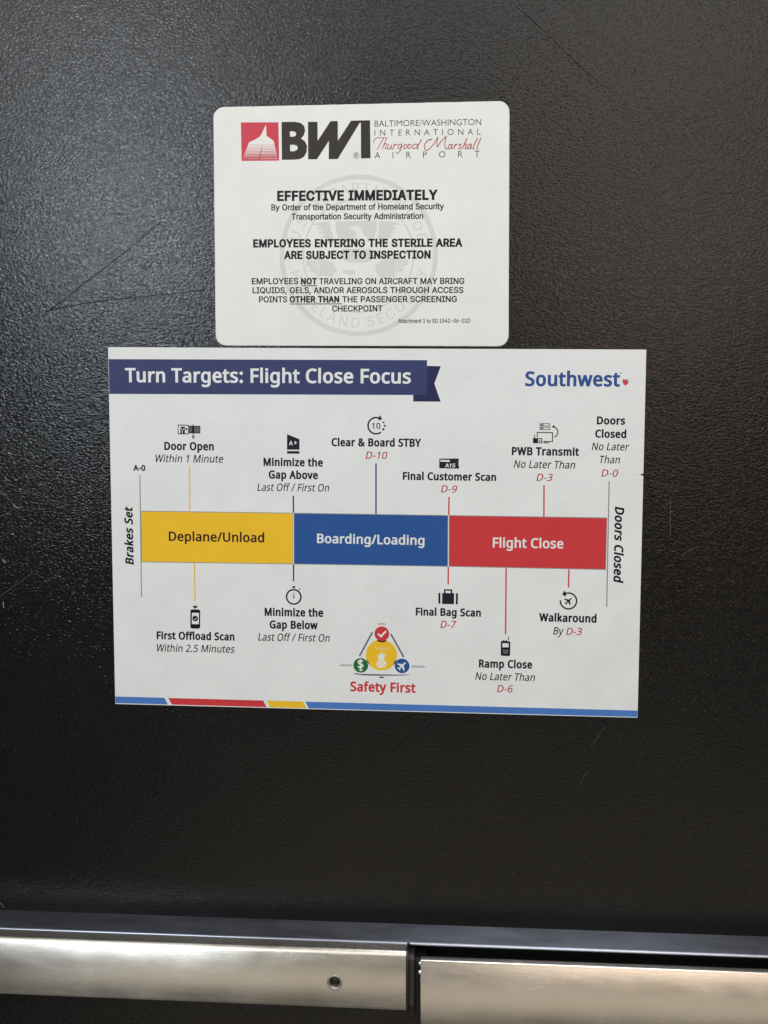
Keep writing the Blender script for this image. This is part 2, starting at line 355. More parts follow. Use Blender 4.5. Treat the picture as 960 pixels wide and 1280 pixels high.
'a': [550, [282, 534, 366, 524, 424, 492, 459, 438, 471, 358, 471, 0, 408, 0, 391, 75, 387, 75, 340, 27, 286, -1, 251, -8, 211, -10, 166, -6, 126, 7, 93, 28, 66, 58, 50, 98, 45, 146, 60, 216, 107, 267, 186, 300, 297, 314, 386, 316, 386, 348, 379, 403, 358, 439, 324, 458, 277, 464, 199, 452, 129, 424, 103, 489, 184, 521], [308, 254, 225, 244, 172, 223, 143, 190, 134, 145, 141, 107, 161, 81, 192, 65, 231, 60, 292, 69, 341, 97, 375, 143, 385, 210, 385, 257]],
'b': [603, [169, 563, 168, 502, 164, 456, 169, 456, 196, 487, 232, 512, 276, 528, 332, 534, 420, 518, 490, 466, 534, 381, 549, 262, 542, 180, 522, 112, 490, 58, 446, 20, 393, -2, 332, -10, 276, -4, 232, 12, 196, 37, 169, 66, 162, 66, 145, 0, 84, 0, 84, 745, 169, 745], [318, 462, 267, 458, 230, 442, 202, 415, 184, 377, 173, 328, 169, 265, 169, 262, 178, 176, 202, 113, 247, 75, 320, 62, 381, 75, 425, 114, 451, 177, 460, 263, 451, 351, 425, 412, 381, 450]],
'c': [471, [294, -10, 229, -3, 170, 18, 122, 55, 85, 107, 62, 175, 54, 260, 62, 348, 87, 418, 125, 471, 174, 507, 233, 528, 300, 536, 377, 527, 438, 507, 412, 436, 357, 452, 298, 460, 250, 454, 211, 438, 181, 410, 160, 371, 147, 321, 143, 261, 147, 202, 160, 154, 180, 115, 210, 88, 248, 70, 293, 64, 369, 74, 430, 95, 430, 18, 371, -3, 336, -8]],
'd': [603, [269, -10, 182, 7, 113, 58, 68, 143, 54, 262, 69, 380, 113, 466, 182, 518, 270, 536, 309, 532, 342, 525, 395, 497, 434, 458, 439, 458, 436, 496, 434, 536, 434, 745, 520, 745, 520, 0, 450, 0, 438, 70, 434, 70, 395, 30, 342, 1, 308, -7], [284, 62, 355, 73, 400, 108, 426, 164, 434, 245, 434, 261, 426, 348, 402, 412, 356, 450, 282, 464, 222, 450, 178, 408, 152, 344, 143, 260, 152, 176, 178, 114, 222, 75]],
'e': [553, [286, 536, 349, 528, 402, 506, 446, 471, 477, 423, 497, 365, 503, 298, 503, 246, 143, 246, 155, 167, 188, 111, 241, 76, 311, 64, 399, 73, 480, 100, 480, 24, 400, -2, 357, -8, 307, -10, 237, -2, 175, 20, 124, 58, 86, 112, 62, 178, 54, 259, 61, 339, 83, 407, 118, 462, 164, 502, 221, 527], [286, 464, 230, 455, 188, 425, 159, 377, 145, 314, 412, 314, 410, 357, 399, 393, 381, 423, 358, 446, 326, 460]],
'f': [338, [326, 459, 193, 459, 193, 0, 107, 0, 107, 459, 14, 459, 14, 499, 107, 528, 107, 559, 112, 620, 127, 669, 151, 705, 186, 730, 228, 745, 277, 750, 335, 744, 379, 732, 357, 665, 320, 675, 278, 680, 241, 672, 214, 651, 198, 613, 193, 560, 193, 526, 326, 526]],
'g': [603, [269, 536, 319, 530, 363, 516, 402, 491, 434, 456, 439, 456, 451, 526, 520, 526, 520, -9, 513, -78, 494, -134, 462, -178, 416, -210, 358, -229, 284, -236, 180, -227, 95, -202, 95, -122, 135, -140, 182, -153, 289, -163, 350, -154, 395, -124, 424, -77, 434, -16, 434, 5, 436, 38, 438, 70, 434, 70, 402, 34, 365, 10, 321, -5, 270, -10, 180, 8, 112, 62, 68, 147, 54, 262, 68, 375, 112, 462, 180, 517], [282, 462, 241, 457, 207, 439, 179, 410, 159, 371, 147, 320, 143, 261, 152, 175, 179, 113, 223, 74, 284, 61, 320, 64, 352, 71, 378, 85, 399, 104, 415, 128, 426, 160, 433, 198, 436, 241, 436, 262, 432, 326, 419, 377, 398, 416, 369, 442, 330, 458]],
'h': [606, [169, 526, 168, 488, 164, 453, 170, 453, 213, 498, 269, 525, 334, 534, 393, 530, 440, 514, 478, 489, 505, 452, 521, 403, 526, 342, 526, 0, 441, 0, 441, 336, 434, 392, 412, 432, 376, 455, 324, 462, 271, 457, 232, 440, 203, 414, 184, 376, 173, 328, 169, 271, 169, 0, 84, 0, 84, 745, 169, 745]],
'i': [253, [169, 526, 169, 0, 84, 0, 84, 526], [127, 722, 162, 710, 174, 692, 178, 668, 174, 644, 162, 626, 127, 612, 108, 616, 91, 626, 80, 644, 77, 668, 80, 692, 91, 710, 108, 719]],
'k': [524, [168, 356, 167, 314, 164, 270, 168, 270, 186, 293, 211, 323, 232, 348, 399, 526, 500, 526, 288, 301, 514, 0, 411, 0, 229, 245, 168, 193, 168, 0, 84, 0, 84, 745, 168, 745]],
'l': [253, [169, 0, 84, 0, 84, 745, 169, 745]],
'm': [917, [660, 536, 738, 524, 793, 490, 826, 430, 837, 342, 837, 0, 752, 0, 752, 338, 746, 392, 726, 432, 693, 455, 645, 462, 579, 452, 536, 418, 511, 365, 503, 290, 503, 0, 418, 0, 418, 338, 414, 376, 406, 408, 391, 432, 371, 449, 344, 460, 310, 462, 262, 457, 227, 440, 200, 414, 183, 376, 173, 330, 169, 272, 169, 0, 84, 0, 84, 526, 153, 526, 165, 454, 170, 454, 212, 500, 264, 526, 326, 536, 381, 530, 427, 514, 462, 487, 487, 447, 491, 447, 522, 487, 563, 514, 610, 530]],
'n': [606, [336, 536, 419, 524, 479, 490, 514, 430, 526, 342, 526, 0, 441, 0, 441, 336, 434, 392, 412, 432, 376, 455, 324, 462, 250, 450, 203, 414, 178, 354, 169, 272, 169, 0, 84, 0, 84, 526, 153, 526, 165, 454, 170, 454, 214, 500, 271, 526]],
'o': [593, [540, 263, 536, 202, 523, 147, 502, 101, 474, 62, 438, 31, 396, 8, 349, -6, 295, -10, 245, -6, 199, 8, 158, 31, 123, 62, 94, 101, 72, 147, 58, 202, 54, 263, 62, 344, 84, 412, 119, 464, 167, 504, 228, 528, 298, 536, 366, 528, 424, 504, 473, 464, 510, 412, 532, 344], [143, 263, 147, 206, 159, 156, 180, 116, 210, 87, 249, 68, 297, 62, 346, 68, 384, 87, 414, 116, 435, 156, 447, 206, 451, 263, 447, 322, 434, 371, 414, 410, 384, 438, 345, 456, 296, 462, 227, 450, 180, 410, 152, 347]],
'p': [603, [334, 536, 421, 518, 490, 468, 534, 383, 549, 263, 542, 182, 522, 113, 490, 60, 446, 21, 393, -2, 332, -10, 261, 1, 208, 29, 169, 66, 163, 66, 167, 24, 169, -20, 169, -236, 84, -236, 84, 526, 154, 526, 165, 454, 169, 454, 208, 495, 260, 524, 294, 532], [318, 462, 270, 458, 233, 442, 205, 418, 186, 382, 174, 337, 169, 280, 169, 263, 173, 204, 184, 154, 202, 114, 230, 86, 268, 68, 320, 62, 364, 68, 398, 88, 426, 120, 444, 160, 456, 209, 460, 264, 451, 346, 425, 409, 381, 450]],
'r': [405, [328, 536, 361, 534, 390, 530, 379, 450, 352, 455, 322, 457, 264, 444, 216, 408, 182, 353, 169, 280, 169, 0, 84, 0, 84, 526, 154, 526, 163, 430, 167, 430, 208, 483, 262, 521, 294, 532]],
's': [470, [426, 145, 419, 99, 400, 60, 369, 29, 328, 8, 276, -6, 216, -10, 164, -8, 121, -1, 51, 23, 51, 102, 127, 73, 218, 60, 274, 65, 312, 81, 335, 106, 342, 137, 332, 172, 316, 188, 292, 204, 258, 221, 213, 239, 165, 259, 125, 278, 94, 300, 70, 326, 55, 357, 50, 396, 64, 455, 105, 499, 167, 526, 247, 536, 337, 526, 414, 500, 385, 432, 316, 455, 241, 464, 194, 460, 160, 448, 139, 428, 132, 401, 145, 364, 162, 350, 188, 335, 223, 319, 267, 301, 314, 282, 353, 262, 384, 241, 407, 215, 421, 184]],
't': [354, [259, 61, 299, 64, 332, 72, 332, 6, 293, -6, 244, -10, 205, -7, 168, 4, 136, 24, 112, 54, 96, 97, 90, 153, 90, 459, 15, 459, 15, 500, 91, 534, 125, 646, 176, 646, 176, 526, 328, 526, 328, 459, 176, 459, 176, 155, 182, 113, 200, 84, 226, 66]],
'u': [606, [522, 526, 522, 0, 452, 0, 439, 70, 436, 70, 392, 24, 334, -2, 268, -10, 211, -5, 163, 10, 126, 36, 99, 73, 83, 121, 78, 182, 78, 526, 164, 526, 164, 188, 172, 132, 193, 93, 230, 70, 282, 62, 334, 68, 374, 84, 403, 111, 422, 148, 432, 196, 436, 252, 436, 526]],
'v': [498, [199, 0, 0, 526, 92, 526, 204, 216, 221, 167, 237, 117, 246, 77, 250, 77, 261, 118, 278, 168, 294, 216, 406, 526, 498, 526, 298, 0]],
'w': [770, [422, 297, 411, 338, 400, 376, 392, 410, 386, 436, 382, 436, 377, 410, 369, 375, 360, 337, 347, 296, 253, 1, 155, 1, 11, 526, 100, 526, 172, 246, 188, 188, 200, 134, 207, 89, 211, 89, 218, 119, 226, 156, 236, 195, 246, 231, 339, 526, 434, 526, 524, 231, 538, 182, 551, 133, 559, 90, 562, 90, 570, 132, 583, 187, 598, 246, 672, 526, 760, 526, 613, 1, 512, 1]],
'y': [500, [1, 526, 93, 526, 207, 227, 225, 176, 240, 128, 251, 84, 255, 84, 262, 112, 273, 147, 300, 228, 407, 526, 500, 526, 273, -73, 230, -158, 202, -191, 169, -215, 129, -230, 83, -236, 41, -233, 11, -227, 11, -159, 37, -162, 68, -164, 121, -154, 159, -121, 186, -72, 213, -2]],
'z': [461, [422, 0, 38, 0, 38, 57, 320, 459, 55, 459, 55, 526, 416, 526, 416, 461, 137, 66, 422, 66]]},
'grotesk': {
' ': [258],
',': [258, [51, -164, 93, 98, 188, 98, 116, -164]],
'-': [624, [464, 336, 464, 258, 157, 258, 157, 336]],
'.': [258, [131, -6, 107, -2, 87, 12, 73, 32, 68, 56, 73, 81, 87, 101, 107, 115, 131, 120, 155, 115, 176, 101, 190, 81, 194, 56, 190, 32, 176, 12, 155, -2]],
'/': [343, [323, 733, 98, -105, 19, -105, 245, 733]],
'0': [624, [312, -10, 240, 1, 179, 33, 130, 85, 95, 156, 73, 245, 66, 350, 73, 454, 95, 544, 131, 614, 180, 667, 240, 698, 312, 710, 384, 698, 444, 667, 493, 614, 528, 544, 550, 454, 558, 350, 550, 245, 529, 156, 494, 85, 445, 33, 384, 1], [312, 68, 360, 77, 399, 102, 431, 142, 454, 198, 468, 267, 473, 350, 468, 432, 454, 502, 431, 558, 399, 599, 360, 624, 312, 633, 264, 624, 225, 599, 192, 558, 169, 502, 155, 432, 150, 350, 155, 267, 169, 198, 192, 142, 225, 102, 264, 77]],
'1': [624, [105, 0, 105, 75, 538, 75, 538, 0], [379, 700, 379, 0, 292, 0, 292, 617, 288, 617, 119, 493, 119, 587, 273, 700]],
'2': [624, [88, 0, 88, 66, 322, 315, 359, 354, 388, 388, 428, 450, 440, 511, 436, 546, 424, 576, 402, 600, 376, 618, 344, 629, 308, 633, 269, 628, 237, 615, 211, 595, 191, 569, 179, 536, 175, 498, 90, 498, 98, 557, 119, 608, 152, 651, 197, 683, 250, 703, 310, 710, 369, 703, 421, 684, 464, 653, 497, 612, 518, 565, 524, 512, 510, 437, 492, 398, 462, 356, 422, 306, 368, 247, 210, 83, 210, 78, 536, 78, 536, 0]],
'4': [624, [54, 145, 54, 218, 340, 700, 428, 700, 149, 229, 149, 224, 568, 224, 568, 145], [387, 0, 387, 167, 387, 201, 387, 437, 472, 437, 472, 0]],
'5': [624, [304, -10, 245, -3, 192, 15, 148, 44, 114, 83, 92, 128, 82, 180, 168, 180, 175, 149, 190, 123, 239, 83, 304, 68, 344, 74, 380, 89, 410, 113, 432, 143, 446, 181, 451, 223, 446, 266, 432, 304, 408, 336, 378, 361, 342, 376, 300, 381, 231, 370, 176, 338, 93, 348, 132, 700, 504, 700, 504, 622, 207, 622, 184, 415, 188, 415, 245, 447, 316, 459, 362, 454, 404, 442, 442, 420, 475, 392, 502, 358, 521, 318, 534, 273, 538, 225, 530, 160, 508, 104, 472, 57, 424, 21, 369, -2]],
'6': [624, [312, -10, 250, -2, 196, 20, 150, 55, 117, 103, 95, 159, 88, 223, 93, 274, 110, 329, 140, 391, 189, 468, 347, 700, 443, 700, 208, 360, 200, 360, 227, 396, 269, 422, 323, 432, 383, 426, 434, 406, 477, 373, 508, 330, 528, 277, 535, 216, 528, 154, 506, 100, 472, 54, 426, 19, 373, -2], [312, 66, 350, 72, 383, 86, 411, 110, 432, 139, 446, 176, 450, 216, 446, 257, 432, 294, 411, 324, 383, 346, 350, 361, 312, 365, 273, 361, 239, 346, 211, 324, 190, 294, 176, 258, 172, 218, 176, 176, 190, 140, 211, 110, 239, 86, 273, 72]],
'A': [660, [22, 0, 277, 700, 380, 700, 637, 0, 544, 0, 395, 416, 380, 460, 364, 512, 344, 577, 320, 658, 338, 658, 314, 576, 293, 510, 276, 458, 262, 416, 117, 0], [151, 196, 151, 273, 509, 273, 509, 196]],
'B': [628, [83, 0, 83, 700, 332, 700, 398, 694, 452, 675, 495, 646, 524, 608, 542, 563, 548, 514, 544, 474, 532, 440, 490, 393, 433, 367, 433, 361, 466, 354, 500, 338, 530, 313, 554, 279, 569, 238, 575, 188, 569, 137, 550, 92, 519, 54, 474, 24, 414, 6, 339, 0], [172, 79, 337, 79, 407, 87, 454, 110, 481, 145, 489, 188, 485, 222, 471, 253, 450, 279, 420, 300, 384, 313, 342, 318, 172, 318], [172, 393, 328, 393, 364, 396, 396, 408, 424, 426, 444, 449, 458, 479, 462, 512, 454, 555, 430, 590, 389, 613, 330, 621, 172, 621]],
'C': [702, [368, -10, 282, 1, 207, 34, 144, 87, 96, 158, 66, 247, 55, 350, 66, 453, 96, 541, 144, 612, 207, 666, 282, 698, 368, 710, 420, 706, 468, 694, 513, 675, 553, 649, 588, 615, 616, 575, 638, 530, 651, 479, 562, 479, 536, 543, 492, 589, 434, 618, 368, 627, 307, 619, 252, 595, 207, 555, 172, 500, 149, 432, 142, 350, 150, 267, 172, 199, 208, 144, 253, 105, 307, 81, 368, 73, 434, 83, 492, 111, 536, 157, 562, 221, 651, 221, 638, 170, 616, 125, 588, 86, 554, 52, 514, 25, 468, 6, 420, -6]],
'D': [691, [301, 0, 132, 0, 132, 79, 296, 79, 374, 87, 438, 111, 487, 151, 522, 205, 542, 272, 549, 352, 542, 430, 522, 496, 488, 550, 440, 589, 378, 613, 304, 621, 128, 621, 128, 700, 310, 700, 405, 690, 485, 658, 549, 607, 596, 538, 626, 452, 635, 352, 626, 250, 596, 163, 548, 94, 483, 42, 400, 10], [172, 700, 172, 0, 83, 0, 83, 700]],
'E': [576, [83, 0, 83, 700, 512, 700, 512, 621, 172, 621, 172, 393, 489, 393, 489, 315, 172, 315, 172, 79, 516, 79, 516, 0]],
'F': [564, [83, 0, 83, 700, 508, 700, 508, 621, 172, 621, 172, 383, 477, 383, 477, 304, 172, 304, 172, 0]],
'G': [716, [370, -10, 282, 1, 206, 34, 142, 88, 95, 159, 66, 247, 55, 350, 66, 453, 95, 541, 142, 612, 205, 666, 280, 698, 365, 710, 418, 706, 468, 693, 514, 673, 555, 646, 589, 612, 618, 573, 639, 528, 653, 480, 562, 480, 533, 541, 490, 587, 434, 617, 365, 627, 306, 619, 252, 595, 207, 556, 172, 501, 149, 432, 142, 350, 150, 267, 172, 199, 208, 145, 253, 105, 308, 81, 370, 73, 426, 79, 475, 98, 514, 128, 545, 169, 564, 220, 571, 278, 597, 274, 389, 274, 389, 352, 658, 352, 658, 275, 649, 194, 620, 125, 576, 68, 518, 26, 448, -1]],
'H': [712, [83, 0, 83, 700, 172, 700, 172, 397, 540, 397, 540, 700, 629, 700, 629, 0, 540, 0, 540, 319, 172, 319, 172, 0]],
'I': [414, [43, 0, 43, 79, 162, 79, 162, 621, 43, 621, 43, 700, 371, 700, 371, 621, 251, 621, 251, 79, 371, 79, 371, 0]],
'J': [546, [254, -10, 170, 4, 104, 45, 60, 111, 45, 200, 45, 238, 134, 238, 134, 200, 142, 143, 167, 102, 206, 77, 254, 68, 303, 77, 341, 102, 366, 143, 374, 200, 374, 700, 463, 700, 463, 200, 448, 111, 404, 45, 338, 4]],
'K': [642, [144, 200, 144, 298, 192, 359, 240, 418, 292, 474, 500, 700, 617, 700, 318, 379, 314, 380], [83, 0, 83, 700, 172, 700, 172, 460, 170, 310, 172, 266, 172, 0], [512, 0, 258, 357, 314, 426, 617, 0]],
'L': [540, [83, 0, 83, 700, 172, 700, 172, 79, 497, 79, 497, 0]],
'M': [864, [83, 0, 83, 700, 209, 700, 381, 257, 395, 219, 412, 168, 428, 116, 442, 67, 423, 67, 438, 114, 454, 167, 471, 218, 485, 257, 656, 700, 782, 700, 782, 0, 694, 0, 694, 400, 694, 450, 695, 508, 696, 568, 698, 629, 706, 629, 685, 563, 663, 499, 643, 443, 627, 400, 471, 0, 393, 0, 235, 400, 219, 442, 200, 497, 178, 561, 154, 629, 163, 629, 165, 572, 166, 512, 167, 452, 167, 400, 167, 0]],
'N': [720, [83, 0, 83, 700, 188, 700, 472, 251, 499, 208, 533, 147, 569, 76, 557, 74, 552, 149, 549, 217, 548, 268, 548, 700, 638, 700, 638, 0, 532, 0, 278, 399, 244, 455, 204, 524, 178, 568, 148, 622, 164, 624, 168, 528, 171, 451, 172, 400, 172, 0]],
'O': [734, [368, -10, 282, 1, 207, 34, 144, 87, 96, 158, 66, 247, 55, 350, 66, 453, 96, 541, 144, 612, 207, 666, 282, 698, 368, 710, 452, 698, 528, 666, 590, 612, 638, 541, 669, 453, 679, 350, 669, 247, 638, 158, 590, 87, 528, 34, 452, 1], [368, 73, 427, 81, 481, 105, 526, 144, 562, 198, 584, 267, 592, 350, 584, 432, 562, 502, 526, 556, 481, 595, 427, 619, 368, 627, 308, 619, 253, 595, 208, 556, 172, 502, 150, 432, 142, 350, 150, 267, 172, 198, 208, 144, 253, 105, 308, 81]],
'P': [611, [83, 0, 83, 700, 324, 700, 397, 692, 458, 671, 504, 636, 536, 591, 556, 538, 562, 479, 556, 419, 536, 366, 504, 320, 458, 285, 397, 263, 324, 255, 150, 255, 150, 334, 320, 334, 370, 338, 408, 353, 438, 375, 458, 404, 470, 439, 474, 479, 470, 518, 458, 552, 438, 581, 408, 603, 369, 617, 320, 622, 172, 622, 172, 0]],
'Q': [734, [338, 219, 430, 219, 508, 117, 528, 90, 645, -66, 552, -66, 476, 36, 456, 63], [368, -10, 282, 1, 207, 34, 144, 87, 96, 158, 66, 247, 55, 350, 66, 453, 96, 541, 144, 612, 207, 666, 282, 698, 368, 710, 452, 698, 528, 666, 590, 612, 638, 541, 669, 453, 679, 350, 669, 247, 638, 158, 590, 87, 528, 34, 452, 1], [368, 73, 427, 81, 481, 105, 526, 144, 562, 198, 584, 267, 592, 350, 584, 432, 562, 502, 526, 556, 481, 595, 427, 619, 368, 627, 308, 619, 253, 595, 208, 556, 172, 502, 150, 432, 142, 350, 150, 267, 172, 198, 208, 144, 253, 105, 308, 81]],
'R': [618, [83, 0, 83, 700, 324, 700, 398, 693, 458, 673, 504, 640, 537, 596, 557, 544, 563, 485, 557, 425, 537, 374, 504, 331, 458, 299, 398, 278, 324, 272, 132, 272, 132, 351, 322, 351, 371, 355, 410, 367, 439, 387, 459, 414, 471, 446, 475, 485, 471, 524, 459, 557, 439, 584, 410, 605, 370, 617, 320, 622, 172, 622, 172, 0], [486, 0, 316, 315, 416, 315, 588, 0]],
'S': [614, [308, -12, 237, -6, 176, 12, 125, 42, 88, 83, 64, 131, 52, 188, 144, 188, 152, 151, 170, 121, 196, 98, 229, 81, 308, 68, 353, 72, 393, 83, 428, 102, 454, 126, 470, 157, 476, 192, 471, 222, 457, 246, 407, 282, 337, 306, 253, 330, 176, 359, 119, 398, 83, 449, 72, 512, 80, 568, 103, 616, 140, 656, 190, 685, 248, 704, 312, 710, 378, 703, 435, 685, 483, 656, 519, 617, 542, 571, 552, 520, 464, 520, 449, 567, 416, 602, 368, 624, 310, 631, 267, 627, 230, 616, 200, 598, 177, 575, 163, 548, 158, 517, 164, 485, 180, 459, 233, 424, 292, 403, 364, 384, 428, 363, 494, 327, 543, 272, 557, 235, 562, 190, 554, 136, 532, 88, 495, 46, 445, 14, 382, -6]],
'T': [617, [43, 621, 43, 700, 573, 700, 573, 621, 354, 621, 354, 0, 265, 0, 265, 621]],
'U': [712, [356, -12, 278, -3, 212, 21, 157, 60, 117, 110, 91, 170, 83, 238, 83, 700, 171, 700, 171, 245, 176, 198, 194, 155, 221, 121, 257, 94, 303, 77, 356, 71, 410, 77, 455, 94, 492, 121, 518, 155, 534, 198, 540, 245, 540, 700, 629, 700, 629, 238, 620, 170, 595, 110, 554, 60, 500, 21, 434, -3]],
'V': [660, [280, 0, 22, 700, 116, 700, 264, 284, 279, 243, 296, 189, 317, 123, 341, 42, 323, 42, 347, 124, 368, 190, 384, 243, 398, 284, 543, 700, 637, 700, 382, 0]],
'Y': [650, [280, 0, 280, 286, 22, 700, 125, 700, 264, 474, 306, 402, 344, 317, 308, 317, 346, 403, 385, 474, 524, 700, 626, 700, 369, 286, 369, 0]],
'a': [536, [220, -12, 172, -7, 130, 7, 94, 29, 66, 62, 47, 101, 42, 148, 46, 190, 60, 222, 80, 247, 107, 265, 172, 290, 245, 302, 288, 308, 322, 312, 365, 323, 375, 334, 379, 351, 379, 354, 367, 408, 330, 443, 302, 452, 269, 455, 206, 444, 162, 414, 137, 377, 56, 400, 79, 444, 108, 476, 143, 500, 183, 516, 267, 529, 329, 522, 393, 496, 421, 473, 444, 440, 458, 399, 463, 346, 463, 0, 380, 0, 380, 72, 375, 72, 347, 34, 296, 1, 261, -9], [235, 62, 277, 67, 314, 81, 342, 102, 363, 128, 375, 158, 379, 190, 379, 261, 357, 250, 318, 242, 275, 236, 242, 231, 185, 218, 142, 192, 130, 171, 126, 144, 140, 100, 178, 72]],
'c': [544, [285, -12, 219, -3, 160, 22, 113, 63, 77, 117, 54, 182, 47, 258, 54, 334, 77, 400, 113, 454, 160, 495, 219, 520, 285, 529, 358, 519, 420, 490, 468, 443, 498, 381, 416, 361, 399, 398, 372, 428, 333, 447, 285, 454, 238, 447, 200, 427, 170, 395, 149, 356, 136, 309, 132, 258, 136, 208, 149, 161, 170, 122, 200, 91, 238, 70, 285, 64, 334, 71, 373, 91, 401, 122, 418, 161, 500, 141, 470, 78, 422, 29, 359, -1]],
'd': [584, [268, -12, 207, -3, 153, 22, 109, 62, 75, 117, 54, 182, 47, 260, 54, 336, 76, 402, 109, 456, 154, 496, 208, 521, 269, 529, 314, 525, 348, 513, 395, 476, 422, 440, 428, 440, 428, 700, 512, 700, 512, 0, 430, 0, 430, 81, 422, 81, 395, 43, 347, 5, 312, -7], [282, 64, 326, 70, 362, 90, 391, 119, 412, 158, 424, 206, 429, 260, 425, 315, 412, 362, 391, 400, 363, 430, 326, 448, 282, 454, 236, 448, 199, 428, 170, 398, 149, 360, 136, 313, 132, 260, 136, 208, 149, 160, 170, 121, 200, 90, 237, 71]],
'e': [556, [292, -12, 221, -3, 161, 22, 113, 63, 77, 117, 54, 182, 47, 257, 54, 332, 76, 398, 111, 453, 158, 495, 216, 520, 282, 529, 366, 514, 404, 496, 440, 469, 468, 433, 492, 388, 506, 332, 510, 267, 510, 233, 103, 233, 103, 304, 465, 304, 426, 278, 422, 327, 410, 370, 389, 405, 362, 432, 326, 448, 282, 454, 239, 448, 202, 432, 172, 404, 150, 371, 136, 332, 132, 290, 132, 245, 137, 191, 152, 146, 176, 111, 208, 85, 247, 68, 292, 64, 349, 73, 393, 100, 420, 145, 502, 125, 486, 87, 461, 54, 428, 27, 389, 6, 343, -7]],
'f': [349, [314, 522, 314, 450, 9, 450, 9, 522], [111, 0, 111, 594, 116, 635, 131, 669, 155, 695, 186, 714, 258, 729, 306, 725, 334, 717, 313, 645, 296, 650, 268, 652, 235, 648, 213, 633, 200, 609, 195, 576, 195, 0]],
'h': [564, [156, 312, 156, 0, 73, 0, 73, 700, 156, 700, 156, 395, 141, 395, 170, 457, 210, 498, 257, 522, 313, 529, 363, 524, 406, 507, 442, 480, 469, 442, 486, 392, 492, 330, 492, 0, 408, 0, 408, 324, 399, 378, 375, 419, 338, 444, 289, 453, 253, 449, 222, 436, 194, 416, 174, 389, 161, 354]],
'i': [230, [73, 0, 73, 522, 156, 522, 156, 0], [115, 609, 93, 613, 74, 626, 61, 644, 57, 665, 61, 687, 74, 704, 93, 716, 115, 720, 137, 716, 156, 704, 169, 687, 174, 665, 169, 644, 156, 626, 137, 613]],
'l': [260, [192, -4, 139, 4, 102, 27, 80, 66, 73, 116, 73, 700, 156, 700, 156, 136, 158, 106, 165, 86, 179, 75, 201, 72, 221, 73, 234, 75, 249, 4, 223, -1]],
'm': [839, [73, 0, 73, 522, 154, 522, 154, 406, 148, 406, 162, 444, 182, 476, 237, 518, 302, 532, 354, 522, 395, 497, 425, 456, 442, 406, 430, 406, 443, 442, 464, 472, 524, 516, 560, 528, 601, 532, 645, 526, 684, 512, 718, 487, 744, 452, 760, 406, 766, 351, 766, 0, 682, 0, 682, 349, 674, 398, 650, 430, 615, 448, 576, 455, 543, 451, 515, 440, 475, 399, 462, 340, 462, 0, 377, 0, 377, 358, 370, 397, 348, 428, 315, 448, 274, 455, 217, 440, 192, 422, 173, 398, 160, 366, 156, 328, 156, 0]],
'n': [564, [156, 312, 156, 0, 73, 0, 73, 522, 153, 522, 154, 395, 141, 395, 170, 457, 210, 498, 257, 522, 313, 529, 363, 524, 406, 507, 442, 480, 468, 442, 486, 392, 492, 330, 492, 0, 408, 0, 408, 324, 399, 378, 375, 419, 338, 444, 289, 453, 253, 449, 222, 436, 194, 416, 174, 389, 161, 354]],
'o': [571, [285, -12, 219, -3, 160, 22, 113, 63, 77, 117, 54, 182, 47, 258, 54, 334, 77, 400, 113, 454, 160, 495, 219, 520, 285, 529, 353, 520, 411, 495, 458, 454, 495, 400, 517, 334, 524, 258, 517, 182, 495, 117, 458, 63, 411, 22, 353, -3], [285, 64, 333, 70, 372, 91, 401, 122, 422, 161, 435, 208, 440, 258, 435, 308, 422, 355, 401, 395, 372, 427, 333, 447, 285, 454, 238, 447, 200, 427, 170, 395, 149, 356, 136, 309, 132, 258, 136, 208, 149, 161, 170, 122, 200, 91, 238, 70]],
'p': [584, [73, -196, 73, 522, 154, 522, 154, 440, 162, 440, 189, 476, 236, 513, 270, 525, 315, 529, 376, 521, 430, 496, 475, 456, 509, 402, 530, 336, 537, 260, 530, 182, 509, 117, 476, 62, 431, 22, 377, -3, 316, -12, 272, -7, 238, 5, 190, 43, 162, 81, 156, 81, 156, -196], [303, 64, 348, 71, 384, 90, 414, 121, 434, 160, 447, 208, 452, 260, 448, 313, 435, 360, 414, 398, 385, 428, 348, 448, 303, 454, 258, 448, 222, 430, 193, 400, 172, 362, 159, 315, 155, 260, 159, 206, 172, 158, 194, 119, 223, 90, 259, 70]],
'r': [357, [73, 0, 73, 522, 153, 522, 153, 442, 159, 442, 179, 478, 210, 506, 249, 524, 293, 530, 316, 529, 335, 528, 335, 444, 316, 446, 284, 448, 250, 444, 219, 433, 193, 414, 173, 390, 160, 361, 156, 326, 156, 0]],
's': [502, [250, -12, 200, -8, 154, 4, 116, 24, 85, 52, 62, 88, 49, 129, 129, 146, 145, 109, 171, 83, 206, 68, 250, 62, 298, 68, 336, 86, 361, 112, 369, 141, 364, 166, 350, 186, 326, 202, 292, 214, 206, 234, 143, 255, 100, 286, 73, 326, 64, 377, 70, 419, 90, 456, 120, 487, 158, 510, 205, 524, 257, 529, 307, 525, 350, 512, 384, 493, 412, 466, 446, 399, 369, 381, 356, 410, 334, 434, 302, 452, 258, 458, 215, 452, 180, 436, 157, 412, 149, 381, 154, 355, 170, 334, 198, 319, 237, 307, 316, 288, 378, 266, 422, 236, 447, 196, 456, 146, 449, 103, 430, 65, 399, 33, 358, 9, 308, -6]],
't': [313, [280, 522, 280, 450, 9, 450, 9, 522], [90, 649, 174, 649, 174, 134, 177, 105, 187, 85, 206, 73, 235, 68, 255, 70, 277, 74, 293, 2, 264, -4, 232, -6, 172, 3, 126, 29, 99, 72, 90, 128]],
